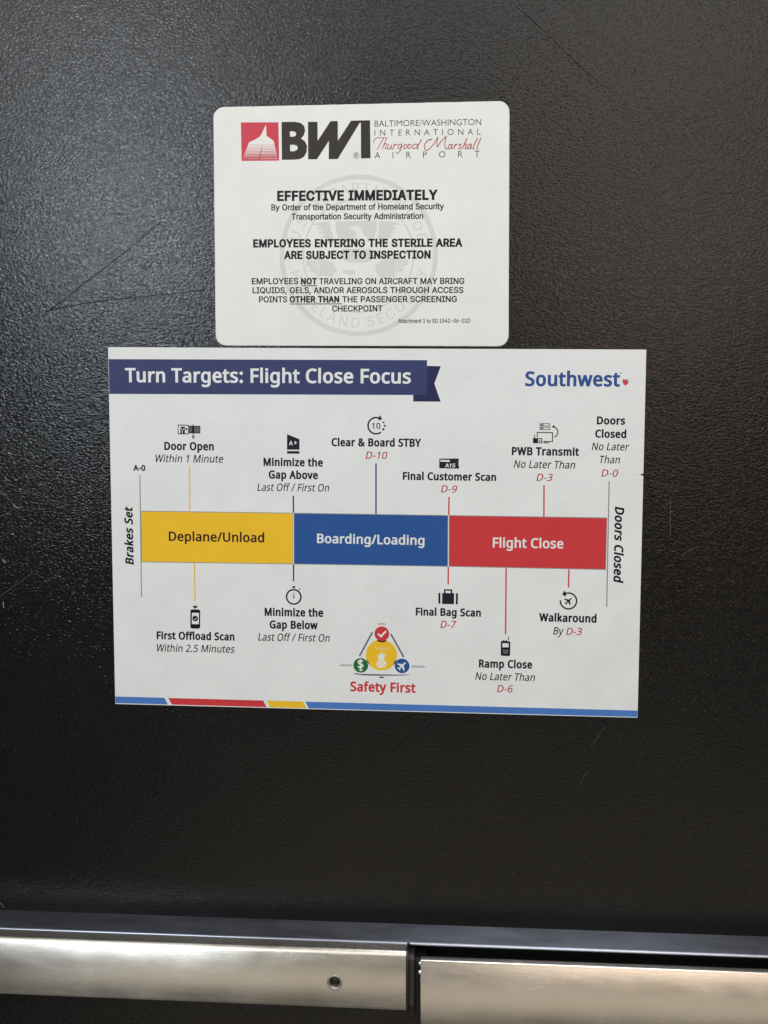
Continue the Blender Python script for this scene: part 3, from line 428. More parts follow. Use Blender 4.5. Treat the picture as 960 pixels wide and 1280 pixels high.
'u': [564, [251, -7, 202, -2, 158, 15, 123, 42, 95, 81, 78, 130, 73, 191, 73, 522, 156, 522, 156, 198, 164, 144, 188, 103, 226, 78, 275, 69, 311, 73, 342, 86, 370, 106, 390, 133, 403, 168, 408, 210, 408, 522, 492, 522, 492, 0, 410, 0, 410, 126, 423, 126, 393, 64, 354, 23, 306, 0]],
'y': [536, [66, -190, 85, -118, 98, -120, 143, -122, 179, -101, 194, -80, 207, -49, 224, -2, 24, 522, 116, 522, 228, 214, 257, 120, 283, 28, 253, 28, 278, 120, 308, 214, 420, 522, 511, 522, 281, -80, 243, -148, 192, -186, 126, -200, 89, -197]]},
'geometric': {
' ': [286],
'/': [288, [8, -9, 80, -9, 281, 709, 210, 709]],
'A': [685, [372, 704, 300, 704, 0, 0, 103, 0, 191, 207, 489, 207, 582, 0, 685, 0], [334, 550, 448, 296, 230, 296]],
'B': [578, [77, 0, 317, 0, 410, 11, 478, 41, 524, 84, 549, 134, 558, 187, 537, 272, 479, 334, 389, 370, 389, 372, 449, 408, 485, 457, 496, 522, 488, 574, 464, 622, 422, 663, 361, 690, 280, 700, 77, 700], [178, 609, 270, 609, 342, 596, 381, 560, 392, 512, 376, 450, 327, 412, 245, 400, 178, 400], [178, 310, 298, 310, 386, 296, 437, 257, 454, 201, 441, 149, 395, 108, 304, 91, 178, 91]],
'E': [513, [474, 700, 77, 700, 77, 0, 484, 0, 484, 91, 178, 91, 178, 308, 464, 308, 464, 398, 178, 398, 178, 609, 474, 609]],
'G': [760, [691, 345, 456, 345, 456, 254, 590, 254, 590, 111, 516, 91, 438, 83, 345, 96, 266, 132, 207, 188, 168, 261, 155, 349, 168, 435, 207, 509, 264, 566, 338, 603, 425, 617, 552, 599, 677, 548, 677, 650, 581, 686, 504, 704, 427, 709, 306, 692, 202, 641, 122, 563, 70, 463, 51, 346, 70, 230, 121, 132, 200, 56, 303, 8, 424, -9, 559, 4, 691, 48]],
'H': [748, [670, 700, 569, 700, 569, 395, 178, 395, 178, 700, 77, 700, 77, 0, 178, 0, 178, 305, 569, 305, 569, 0, 670, 0]],
'I': [256, [178, 700, 78, 700, 78, 0, 178, 0]],
'L': [503, [176, 700, 76, 700, 76, 0, 493, 0, 493, 91, 176, 91]],
'M': [802, [728, 700, 635, 700, 401, 412, 169, 700, 75, 700, 75, 0, 176, 0, 176, 545, 178, 545, 393, 274, 410, 274, 625, 545, 627, 0, 728, 0]],
'N': [802, [724, 700, 630, 700, 630, 158, 156, 700, 76, 700, 76, 0, 170, 0, 170, 539, 639, 0, 724, 0]],
'O': [844, [46, 350, 63, 240, 112, 141, 190, 62, 293, 10, 420, -9, 550, 10, 656, 63, 734, 142, 782, 240, 798, 350, 782, 462, 732, 560, 654, 639, 550, 690, 422, 709, 296, 690, 192, 639, 113, 560, 64, 462], [150, 350, 163, 437, 200, 510, 258, 567, 334, 604, 422, 617, 510, 604, 586, 567, 644, 510, 682, 437, 695, 350, 682, 263, 644, 190, 586, 133, 510, 96, 422, 83, 334, 96, 258, 133, 200, 190, 163, 263]],
'P': [524, [72, 700, 72, 0, 172, 0, 172, 303, 277, 303, 364, 312, 430, 340, 477, 382, 504, 436, 513, 499, 504, 562, 479, 617, 435, 661, 373, 690, 290, 700], [172, 609, 290, 609, 362, 593, 399, 554, 410, 503, 394, 444, 352, 406, 286, 393, 172, 393]],
'R': [620, [79, 700, 79, 0, 180, 0, 180, 304, 222, 304, 252, 301, 282, 289, 317, 262, 358, 216, 408, 143, 500, 0, 620, 0, 565, 76, 524, 138, 450, 252, 369, 332, 432, 372, 472, 430, 486, 504, 475, 571, 446, 626, 397, 666, 334, 691, 255, 700], [180, 614, 245, 614, 323, 601, 368, 564, 382, 508, 371, 452, 328, 410, 245, 394, 180, 394]],
'S': [470, [410, 660, 333, 697, 253, 709, 141, 686, 68, 621, 41, 522, 73, 426, 147, 357, 238, 301, 312, 243, 344, 169, 332, 129, 294, 96, 230, 81, 163, 93, 101, 127, 45, 182, 45, 55, 136, 6, 241, -9, 342, 15, 412, 83, 437, 180, 406, 290, 330, 363, 241, 417, 166, 468, 134, 536, 149, 579, 188, 608, 246, 619, 296, 612, 351, 590, 410, 546]],
'T': [620, [602, 700, 17, 700, 17, 609, 259, 609, 259, 0, 361, 0, 361, 609, 602, 609]],
'W': [1070, [1068, 700, 969, 700, 778, 218, 583, 700, 488, 700, 294, 218, 101, 700, 0, 700, 284, -6, 303, -6, 535, 566, 764, -6, 784, -6]]}}
def area(c): return sum(c[i][0] * c[(i + 1) % len(c)][1] - c[(i + 1) % len(c)][0] * c[i][1] for i in range(len(c)))
CACHE = {}
def glyph(face, ch, bold):
    key = (face, ch, bold)
    if key in CACHE: return CACHE[key]
    g = GLYPHS[face][ch]; adv = g[0] / 1000; cs = []
    sign = 1 if face == 'geometric' else -1
    for part in g[1:]:      # advance, then one flat list of x, y per contour, in thousandths of an em
        c = [(part[i] / 1000, part[i + 1] / 1000) for i in range(0, len(part), 2)]
        if bold:
            n = len(c); o = []
            for i in range(n):
                (ax, ay), (bx, by), (cx, cy) = c[i - 1], c[i], c[(i + 1) % n]
                d1 = math.hypot(bx - ax, by - ay) or 1; d2 = math.hypot(cx - bx, cy - by) or 1
                n1 = ((by - ay) / d1 * sign, -(bx - ax) / d1 * sign); n2 = ((cy - by) / d2 * sign, -(cx - bx) / d2 * sign)
                mx, my = n1[0] + n2[0], n1[1] + n2[1]; q = math.hypot(mx, my)
                if q < .35: mx, my, q = n1[0], n1[1], 1.0; k = 1.0
                else: k = min(1 / max(q / 2, .4), 1.6); 
                o.append((bx + mx / q * k * bold, by + my / q * k * bold * .72))
            c = o
        cs.append(c)
    adv += 1.35 * bold - (.035 if face == 'grotesk' and ch != ' ' else .012 if face == 'human' and bold > .02 else 0)
    CACHE[key] = (adv, cs); return CACHE[key]

def typeset(text, face, place, bold=0, slant=0, spaced=False):
    """contours of a line that starts at (x,y), runs `length` mm at `angle`, with the given cap height"""
    x0, y0, length, ang, cap = place
    s = cap / .7; pen = 0; items = []
    for ch in text:
        adv, cs = glyph(face, ch, bold); items.append((pen, cs)); pen += adv
    xs = [p + q[0] + slant * q[1] for p, cs in items for c in cs for q in c]
    lo, hi = min(xs), max(xs)
    ca, sa = math.cos(ang), math.sin(ang)
    out = []
    if spaced:      # letters keep their shape, the gaps take up the length
        n = len(items) - 1
        extra = (length / s - (hi - lo)) / n; kx = s
    else: extra = 0; kx = length / (hi - lo)
    for i, (p, cs) in enumerate(items):
        g = []
        for c in cs:
            r = []
            for x, y in c:
                u = (p + x + slant * y - lo + extra * i) * kx; v = -y * s
                r.append((x0 + u * ca - v * sa, y0 + u * sa + v * ca))
            g.append(r)
        if g: out.append(g)
    return out

def lettering(name, parent, depth, text, face, place, mat, bold=0, slant=0, spaced=False, label=None):
    ink = Ink(depth)
    for g in typeset(text, face, place, bold, slant, spaced): ink.add(g, M[mat], 0, True)
    return ink.put(name, parent, label)

def slab(name, quad, d0, d1, mat, parent, radius=0, bevel=.25, n=8, edge_mat=None, worn=0):
    """a thin board: outline (mm), from d0 to d1 proud of the door, softened front edge"""
    pts = []
    m = len(quad)
    for i in range(m):
        a, b, c = Vector(quad[i - 1]), Vector(quad[i]), Vector(quad[(i + 1) % m])
        u = (a - b).normalized(); v = (c - b).normalized()
        if radius:
            ctr = b + (u + v) * radius
            for j in range(n + 1):
                t = j / n * math.pi / 2
                p = ctr - v * radius * math.cos(t) - u * radius * math.sin(t)
                pts.append((p.x, p.y))
        else: pts.append((b.x, b.y))
    if worn:        # uneven, handled edge
        rr = random.Random(3); fine = []
        for i in range(len(pts)):
            a, b = pts[i], pts[(i + 1) % len(pts)]; k = max(1, int(math.hypot(b[0] - a[0], b[1] - a[1]) / 5))
            for j in range(k):
                fine.append((a[0] + (b[0] - a[0]) * j / k + rr.uniform(-worn, worn), a[1] + (b[1] - a[1]) * j / k + rr.uniform(-worn, worn)))
        pts = fine
    cx = sum(p[0] for p in pts) / len(pts); cy = sum(p[1] for p in pts) / len(pts)
    def inset(k):
        r = []
        for x, y in pts:
            r.append((x - math.copysign(k, x - cx), y - math.copysign(k, y - cy)))
        return r
    N = len(pts); V = []
    for pp, d in ((pts, d0), (pts, d1 - bevel), (inset(bevel), d1)): V += [W(x, y, d) for x, y in pp]
    Fc = []; mi = []
    for l in range(2):
        for i in range(N):
            j = (i + 1) % N; Fc.append((l * N + i, l * N + j, (l + 1) * N + j, (l + 1) * N + i)); mi.append(1 if edge_mat and l == 0 else 0)
    Fc.append(tuple(range(2 * N, 3 * N))); mi.append(0); Fc.append(tuple(range(N - 1, -1, -1))); mi.append(0)
    o = link(name, V, Fc, [M[mat]] + ([M[edge_mat]] if edge_mat else []), parent, mi)
    bm = bmesh.new(); bm.from_mesh(o.data); bmesh.ops.recalc_face_normals(bm, faces=bm.faces); bm.to_mesh(o.data); bm.free()
    return o

# ================================================================== THE DOOR
door = empty('door', 'black textured door filling the picture behind the two notices', 'door', (0.2, 0, 0.02))
def box_verts(x0, x1, d0, d1, y0, y1):
    return [W(x, y, d) for x in (x0, x1) for d in (d0, d1) for y in (y0, y1)]
BOXF = [(0, 1, 3, 2), (4, 6, 7, 5), (0, 4, 5, 1), (2, 3, 7, 6), (0, 2, 6, 4), (1, 5, 7, 3)]
def box(name, x0, x1, d0, d1, y0, y1, mat, parent, bevel=0, label=None):
    o = link(name, box_verts(x0, x1, d0, d1, y0, y1), BOXF, [M[mat]], parent, label=label)
    bm = bmesh.new(); bm.from_mesh(o.data); bmesh.ops.recalc_face_normals(bm, faces=bm.faces)
    if bevel: bmesh.ops.bevel(bm, geom=bm.edges[:], offset=bevel / 1000, segments=2, affect='EDGES', profile=.6)
    bm.to_mesh(o.data); bm.free()
    return o
box('door_leaf', -330, 740, -45, 0, -660, 1460, 'door', door, 1.5)

R = random.Random(7)
def wobble(pts, n=9, amp=.35):
    p = spline(pts, n)
    return [(x + R.uniform(-amp, amp), y + R.uniform(-amp, amp)) for x, y in p]
ink = Ink(.06)
for pts, w, w1 in [
    ([(-48.15,-30.35),(-33.23,-40.57),(-17,-53.28),(4.47,-68.42),(25.81,-84.72),(44.36,-99.67)], .8, .38),
    ([(-48.15,-30.35),(-26.04,-34.79),(-2.74,-37.93),(30.33,-41.03),(59.9,-44.11),(84.1,-47.2)], .75, .35),
    ([(-48.15,-30.35),(-51.55,-27.79),(-57.01,-23.94)], .5, .2),
    ([(-24.64,-67.31),(-18.07,-64.73),(-12.83,-62.16)], .5, .3),
    ([(324.8,-259.52),(338.98,-247.39),(358.73,-229.23),(380.35,-208.66),(396.95,-196.49)], .6, .3)]:
    ribbon(ink, wobble(pts), w, M['gouge'], w1)
ink.put('dark_scratch', door, 'long thin dark scratches left of the white card', 'stuff')
ink = Ink(.06)
for pts, w, w1, mt in [
    ([(-76.91,114.56),(-66.8,118.42),(-51.97,123.54),(-35.8,127.98)], .55, .2, 'faint'),
    ([(-94.04,116.74),(-88.06,122.65),(-81.41,129.21)], .6, .5, 'faint'),
    ([(-81.41,129.21),(-86.35,134.6),(-94.68,138.71)], .5, .3, 'faint'),
    ([(-76.06,133.14),(-64.44,132.32),(-50.8,130.82)], .4, .2, 'faint'),
    ([(-70.03,163.07),(-57.61,158.2),(-39.72,150.61)], .4, .2, 'faint'),
    ([(-96.63,205.23),(-82.57,195.51),(-68.56,185.17)], .5, .2, 'faint'),
    ([(-55.74,192.33),(-48.06,186.15),(-40.41,179.99)], .4, .2, 'faint'),
    ([(451.3,115.62),(451.72,130.81),(452.16,146.69)], .4, .3, 'faint'),
    ([(460.66,161.86),(467.38,157.92),(473.46,154.01)], .4, .2, 'faint'),
    ([(405.06,302.03),(400.73,308.11),(393.31,319.6)], .35, .2, 'faint'),
    ([(391.82,340.26),(388.71,345.03),(385.63,351.81)], .3, .2, 'faint'),
    ([(434.83,102.53),(446.09,106.2),(456.09,109.88)], .35, .2, 'faint'),
    ([(-88.91,10.97),(-85.68,16.16),(-84.52,22.66)], .6, .3, 'faint'),
    ([(-92.63,68.49),(-87.3,72.4),(-83.26,73.68)], .5, .2, 'faint'),
    ([(-73.14,101.28),(-70.49,103.9),(-68.51,105.86)], .5, .3, 'faint'),
    ([(-89.61,105.42),(-86.98,108.7)], .9, .5, 'scuff'),
    ([(-82.74,127.9),(-80.76,130.54),(-78.05,131.17)], 1.0, .5, 'scuff'),
    ([(-77.61,115.23),(-75.58,115.87)], 1.0, .7, 'scuff'),
    ([(-88.33,37.67),(-87.77,41.59)], .9, .6, 'scuff'),
    ([(-86.31,85.56),(-82.93,86.19)], 1.1, .8, 'scuff'),
    ([(-93.66,174.17),(-90.3,176.81)], 1.0, .5, 'scuff'),
    ([(-94,209.91),(-93.47,215.32)], .9, .5, 'scuff'),
    ([(-84.8,152.59),(-82.77,153.23)], 1.1, .7, 'scuff'),
    ([(-104.42,471.49),(-101.67,474.22),(-100.31,476.31)], 1.6, .5, 'faint')]:
    ribbon(ink, wobble(pts, 6, .15), w, M[mt], w1)
ink.put('pale_scratch', door, 'pale scuffs and hairline scratches near the left edge', 'stuff')
ink = Ink(.05)
for i in range(230):
    if i < 90: x, y = R.uniform(-105, -20), R.uniform(120, 470)
    else: x, y = R.uniform(-110, 550), R.uniform(-270, 480)
    r = R.choice((.14, .18, .22, .3)); a = R.uniform(0, 6)
    ink.add([[(x + r * R.uniform(.6, 1.3) * math.cos(a + k * 1.26), y + r * R.uniform(.6, 1.3) * math.sin(a + k * 1.26)) for k in range(5)]], M['scuff' if i % 4 else 'dust'], 0)
ink.put('dust_speck', door, 'fine pale dust and chips scattered on the black door', 'stuff')

# ================================================================== THE WHITE AIRPORT CARD
card = empty('notice_card', 'small white rounded card with red and black airport logo, above the poster', 'notice card', W(194, 294 - 190, 0))
card_quad = [(88.82,-188.11),(320.93,-189.13),(322.89,-1.62),(88.81,-2.08)]
slab('card_panel', card_quad, .1, 1.3, 'card', card, 8.5, .35, 10, 'edge', .07)
CD = 1.315
# pale round seal, printed first
sc = (203.88,-72.32,63.09)
ink = Ink(CD)
ink.add(ring(sc, sc[2] * .935, sc[2] * .995), M['seal'])
ink.add(ring(sc, sc[2] * .685, sc[2] * .705), M['seal'])
seal = ink.put('round_seal', card, 'pale grey watermark seal behind the wording')
def arc_text(name, text, centre, r, a_mid, span, cap, inward):
    """letters along a circle; inward=False reads clockwise over the top"""
    ink = Ink(CD); s = cap / .7; pens = []; pen = 0
    for ch in text:
        adv, cs = glyph('grotesk', ch, .01); pens.append((pen + adv / 2, adv, cs)); pen += adv
    for mid, adv, cs in pens:
        t = (mid / pen - .5) * span
        a = math.radians(a_mid + (t if not inward else -t))
        ux, uy = math.cos(a), math.sin(a)
        for_out = (ux, uy) if not inward else (-ux, -uy)
        tx, ty = (-for_out[1], for_out[0])
        g = [[(centre[0] + ux * r + tx * (x - adv / 2) * s + for_out[0] * y * s, centre[1] + uy * r + ty * (x - adv / 2) * s + for_out[1] * y * s) for x, y in c] for c in cs]
        if g: ink.add(g, M['seal'], 0, True)
    return ink.put(name, seal)
arc_text('seal_lettering', 'U.S. DEPARTMENT OF', sc, sc[2] * .765, -90, 156, sc[2] * .125, False)
arc_text('seal_lettering', 'HOMELAND SECURITY', sc, sc[2] * .885, 90, 158, sc[2] * .125, True)
ink = Ink(CD)
ink.step = .003
g = M['seal']; p_ = M['card']
for c in [
  [(171.79,-98.18),(181.25,-99.19),(182.09,-92.68),(184.31,-86.97),(186.26,-84.25),(182.64,-81.56),(177.07,-83.77),(179.58,-85.92),(173.73,-87.05),(177.91,-89.19),(171.78,-90.59),(176.52,-92.18),(170.11,-93.86),(175.69,-95.17),(168.73,-96.85)],
  [(220.59,-99.13),(232.45,-98.23),(236.59,-96.58),(231.09,-95.01),(234.68,-93.36),(229.72,-92.05),(233.59,-90.4),(228.63,-89.09),(231.67,-87.18),(225.61,-85.87),(227.55,-83.96),(221.48,-81.57),(216.77,-84.04),(219.25,-86.73),(220.34,-92.39)],
  [(185.7,-99.15),(218.1,-99.15),(218.4,-92.41),(216.49,-86.75),(213.18,-83.25),(190.98,-83.13),(187.65,-86.95),(186.26,-92.65)],
  [(162.52,-69.7),(167.28,-72.68),(177.05,-69.62),(184.3,-66.86),(186.81,-61.4),(182.62,-55.41),(175.92,-57.35),(171.72,-55.46),(168.37,-59.57),(165.01,-59.86),(166.14,-63.41),(162.51,-64.79)],
  [(243.08,-69.26),(238.09,-72.27),(229.82,-70.69),(221.53,-68.29),(217.11,-63.97),(218.8,-57.17),(224.35,-54.97),(232.65,-55.75),(234.85,-59.54),(239.82,-60.33),(238.69,-63.59),(243.1,-65.2)],
  [(190.71,-60.29),(196.56,-61.9),(201.57,-61.06),(201.85,-58.6),(197.12,-56.99)],
  [(190.99,-77.7),(213.19,-77.83),(217.36,-72.12),(213.22,-68.07),(204.9,-66.75),(193.77,-67.63),(188.76,-72.28)]]:
    ink.add([c], g)
for c in [
  [(196.53,-93.66),(198.75,-94.99),(201.79,-95.78),(204.84,-94.94),(207.06,-92.49),(207.62,-89.51),(210.4,-86.79),(211.24,-83.54),(200.7,-83.34),(201.81,-86.85),(202.91,-89.82),(200.41,-92),(197.36,-92.3)],
  [(202.96,-64.04),(207.68,-65.11),(211.57,-62.91),(217.39,-64.51),(217.39,-63.16),(211.57,-61.55),(207.68,-63.48),(202.96,-62.41)],
  [(202.96,-60.78),(207.68,-61.84),(211.58,-59.65),(217.4,-61.25),(217.4,-59.89),(211.58,-58.29),(207.69,-60.21),(202.96,-59.14)]]:
    ink.add([c], p_)
for y in (0, 1, 2, 3):
    for c in [[(165.32,-69.69),(170.07,-68.57),(172.86,-64.19)], [(240.32,-69.28),(235.63,-68.22),(232.61,-63.9)]]:
        ribbon(ink, spline([(x, yy + y * 3.2) for x, yy in c], 4), .55, p_)
ink.put('seal_eagle', seal)

# airport logo
LOGO_LINES = [[[(116.52,-158.65),(126.98,-158.76)], [(127.74,-158.75),(137.51,-158.73)]], [[(115.87,-157.2),(126.72,-157.3)], [(127.48,-157.29),(137.87,-157.27)]], [[(115.27,-155.87),(126.47,-155.97)], [(127.23,-155.96),(138.19,-155.93)]], [[(114.73,-154.66),(126.25,-154.76)], [(127.01,-154.75),(138.49,-154.71)]], [[(114.19,-153.45),(126.03,-153.54)], [(126.79,-153.53),(138.78,-153.5)]], [[(113.7,-152.37),(125.83,-152.45)], [(126.59,-152.44),(139.05,-152.4)]], [[(113.21,-151.28),(125.62,-151.36)], [(126.38,-151.35),(139.31,-151.3)]], [[(112.79,-150.31),(125.45,-150.39)], [(126.21,-150.38),(139.55,-150.33)]], [[(112.35,-149.34),(125.27,-149.42)], [(126.03,-149.41),(139.8,-149.35)]], [[(111.97,-148.49),(125.11,-148.57)], [(125.87,-148.56),(139.99,-148.5)]]]
logo = Ink(CD + .02)
logo.add([[(110.82,-176.1),(140.68,-175.76),(141.17,-146.42),(111.21,-146.55)]], M['logo_red'])
logo.add([[(130.86,-174.34),(131.19,-165.61),(133.95,-163.63),(136.96,-161.41),(137.45,-158.86),(140.16,-147.65),(111.86,-148),(117.27,-160.71),(122.59,-163.07),(125.89,-164.96),(127.42,-167.36)]], M['card'])
for i, y in enumerate((207, 219, 230, 240, 250, 259, 268, 276, 284, 291)):
    a = 103 - (y - 205) * .42; b = 268 + (y - 205) * .24
    for q in LOGO_LINES[i]: logo.add([stroke(q, .22 + .045 * i)], M['logo_red'])
logo.add([stroke([(127.61,-158.63),(126.84,-155.96),(127.21,-154.74),(125.8,-152.09),(126.3,-150.86),(125.27,-147.83)], .3, .8)], M['text_red'])
logo_o = logo.put('logo_square', card, 'red square with a white sail shape crossed by fine red lines')
logo = Ink(CD + .02)
outer = [(143.2,-175.97),(153.49,-175.93),(158.12,-175.14),(161.12,-172.68),(161.86,-169.04),(160.85,-165.67),(158.58,-163.05),(161.59,-161.07),(163.33,-157.41),(163.07,-152.81),(161.05,-149.2),(157.78,-147.42),(153.38,-146.99),(143.31,-147)]
logo.add([outer, [(149.82,-168.74),(149.8,-164.62),(152.57,-164.58),(154.33,-165.28),(154.83,-166.61),(154.21,-168.07),(152.58,-168.7)], [(149.91,-158.44),(149.89,-153.47),(153.03,-153.43),(155.29,-154.37),(156.05,-155.94),(155.3,-157.64),(153.05,-158.4)]], M['dark'])
logo.add([[(164.13,-175.77),(171.63,-175.65),(171.73,-161.17),(181.87,-175.98),(187.6,-176.01),(187.73,-160.95),(198.06,-176.09),(212.95,-176.22),(213.41,-147.32),(205.94,-147.3),(205.76,-174.41),(204.89,-174.43),(187.6,-147.05),(180.48,-147.02),(180.61,-161.05),(171.21,-147.13),(164.19,-147.1)]], M['dark'])
reg = (202.23,-149.53,2.27)
logo.add(ring(reg, reg[2] * .82, reg[2], 24), M['dark'])
logo.put('logo_letters', card, 'heavy charcoal letters BWI')
lettering('small_lettering', card, CD + .02, 'R', 'grotesk', (201.35,-148.39,1.89,-0.0196,2.32), 'dark', .02)
lettering('name_lettering', card, CD + .02, 'BALTIMORE/WASHINGTON', 'geometric', (216.49,-171.31,82.78,-0.0004,4.59), 'dark', -.006)
lettering('name_lettering', card, CD + .02, 'INTERNATIONAL', 'geometric', (216.52,-164.39,82.48,0.0040,4.48), 'dark', -.006, 0, True)
lettering('name_lettering', card, CD + .02, 'AIRPORT', 'geometric', (216.57,-147.15,81.82,0.0001,4.74), 'dark', -.006, 0, True)
SCRIPT = [[(216.04,-159.35),(216.28,-161.51),(219.01,-162.8),(225.7,-162.7)],
    [(223.72,-162.61),(221.01,-157.96),(218.54,-153.77)],
    [(226.19,-163.06),(224.48,-158.87),(222.51,-153.96)],
    [(223,-156.12),(224.97,-158.26),(225.97,-157.53),(224.99,-154.65),(226.48,-154.39)],
    [(227.83,-157.98),(226.72,-154.87),(228.21,-154.13),(230.06,-157.47)],
    [(230.06,-157.47),(229.45,-154.59),(230.81,-154.57)],
    [(232.16,-157.92),(230.94,-153.85)],
    [(231.43,-155.77),(233.15,-157.67),(234.51,-157.53)],
    [(237.73,-157.73),(235.63,-157.52),(234.77,-155.24),(236.14,-154.38),(238.1,-157.6)],
    [(238.1,-157.6),(236.89,-153.29),(234.67,-150.91),(233.18,-151.53)],
    [(241.31,-157.32),(240.08,-157.21),(239.22,-155.42),(240.22,-154.21),(241.7,-155.39),(241.93,-156.83),(241.07,-157.44)],
    [(244.52,-157.51),(243.29,-157.29),(242.56,-155.38),(243.56,-154.28),(244.91,-155.47),(245.15,-156.91),(244.28,-157.52)],
    [(250.95,-157.07),(248.72,-157.7),(246.87,-156.88),(246.27,-154.85),(247.63,-154.23),(249.48,-155.53),(250.94,-157.31)],
    [(253.38,-161.23),(251.19,-157.54),(249.73,-154.2),(251.21,-154.42)],
    [(261.51,-161.12),(258.32,-160.44),(255.63,-156.88),(256.03,-153.52),(258.37,-153.24),(262.28,-157.03),(265.92,-162.73)],
    [(265.92,-162.73),(265.1,-158.67),(265.37,-155.07)],
    [(265.37,-155.07),(268.41,-159.35),(272.43,-163.36)],
    [(272.43,-163.36),(271.37,-158.23),(272.03,-153.78),(273.87,-154.24)],
    [(277.15,-157.07),(274.83,-156.62),(273.99,-154.24),(275.47,-153.86),(277.28,-156.83)],
    [(277.28,-156.83),(276.57,-154.2),(277.92,-154.18)],
    [(279.48,-157.28),(278.29,-153.46)],
    [(278.77,-155.13),(280.22,-157.03),(281.57,-156.89)],
    [(284.27,-157.21),(282.68,-156.75),(283.31,-155.43),(283.93,-154.34),(282.47,-153.4),(281.36,-154.14)],
    [(288.51,-161.7),(286.83,-157.89),(284.8,-153.13)],
    [(285.39,-155.28),(287.09,-157.17),(288.2,-156.44),(287,-153.82),(288.59,-153.8)],
    [(291.74,-156.99),(289.79,-156.54),(288.96,-154.27),(290.43,-153.78),(292.23,-156.74)],
    [(292.23,-156.74),(291.29,-154),(292.63,-153.87)],
    [(296.58,-161.58),(294.19,-156.6),(293.13,-153.74),(294.47,-153.48)],
    [(299.27,-161.67),(297.13,-156.8),(296.06,-153.7),(297.41,-153.44)]]
script = Ink(CD + .06)
for pts in SCRIPT:
    ribbon(script, spline(pts, 6), .62, M['text_red'], .42)
script.put('script_lettering', card, 'thin red handwritten name on the logo')

for text, place, b in [
    ('EFFECTIVE IMMEDIATELY', (139.43,-115.64,126.79,0.0029,7.13), .062),
    ('By Order of the Department of Homeland Security', (134.72,-108.13,136.43,0.0023,4.49), .030),
    ('Transportation Security Administration', (150.81,-100.86,104.15,0.0025,4.5), .030),
    ('EMPLOYEES ENTERING THE STERILE AREA', (119.97,-79.62,165.9,0.0027,5.76), .062),
    ('ARE SUBJECT TO INSPECTION', (144.66,-70.42,116.36,0.0024,5.77), .062),
    ('EMPLOYEES', (118.66,-50.62,37.41,0.0004,4.58), .030),
    ('NOT', (158.19,-50.47,12.75,-0.0012,4.57), .062),
    ('TRAVELING ON AIRCRAFT MAY BRING', (172.73,-50.42,114.94,0.0016,4.54), .030),
    ('LIQUIDS, GELS, AND/OR AEROSOLS THROUGH ACCESS', (119.19,-43.51,167.8,0.0016,4.56), .030),
    ('POINTS', (124.38,-36.32,22.77,-0.0003,4.59), .030),
    ('OTHER THAN', (149.01,-36.32,39.81,0.0009,4.58), .062),
    ('THE PASSENGER SCREENING', (191.19,-36.28,90.79,0.0004,4.55), .030),
    ('CHECKPOINT', (183.14,-29.02,40.17,-0.0013,4.57), .030),
    ('Attachment 1 to SD 1542-06-01D', (235.72,-19.99,56.85,-0.0034,3.06), .022)]:
    lettering('notice_lettering', card, CD + .03, text, 'grotesk', place, 'black', b)
for q in ([(158.05,-49.22),(171.06,-49.23)], [(149.01,-34.94),(190.94,-34.96)]):
    Ink(CD + .03).add([stroke(q, .62)], M['black']).put('underline', card)

# ================================================================== THE POSTER
poster = empty('poster', 'wide white laminated turn targets poster with yellow, blue and red timeline bar', 'poster', W(215, 294, 0))
slab('poster_panel', [(0.03,-0.76),(429.67,0.74),(430.22,294.09),(0.37,294.54)], .1, .6, 'poster', poster, .6, .12, 3, 'edge')
PD = .612
H = 'human'; BO = .030; IT = .2
def words(text, place, mat='black', bold=0, slant=0, name='caption_lettering', parent=None, label=None, d=PD + .02):
    return lettering(name, parent or poster, d, text, H, place, mat, bold, slant, False, label)

rib = Ink(PD)
rib.add([[(247.95,36.24),(247.99,41.87),(269.81,41.9),(264.74,27.64),(269.7,13.96),(258.28,13.67)]], M['tail'])
rib.add([[(0.38,8.82),(258.76,9.2),(259.03,36.7),(0.36,36.9)]], M['navy'])
rib_o = rib.put('header_ribbon', poster, 'navy ribbon with a notched tail across the top of the poster')
words('Turn Targets: Flight Close Focus', (13.78,27.09,232.26,0.0013,10.84), 'poster', .032, 0, 'heading_lettering', rib_o, None, PD + .05)
lg = words('Southwest', (336.26,28.96,73.6,0.0015,10.73), 'logo_blue', .042, 0, 'logo_lettering')
h = Ink(PD + .02)
h.add([spline([(411.78,24.18),(413.63,23.94),(415.72,24.4),(416.46,26.26),(414.44,28.6),(412.55,27.21)], 4, True)], M['logo_red'])
h.add([[(414.21,24.05),(415.94,23.7),(417.03,25.79),(416.35,26.5)]], M['stripe_blue'])
h.add([[(415.71,23.93),(416.42,24.4),(416.8,25.79),(415.86,25.21)]], M['yellow'])
h.put('heart_mark', poster, 'tiny red, yellow and blue heart beside the logo')
rg = (410.3,18.87,0.68)
Ink(PD + .02).add(ring(rg, rg[2] * .5, rg[2], 14), M['logo_blue']).put('trademark_dot', poster)

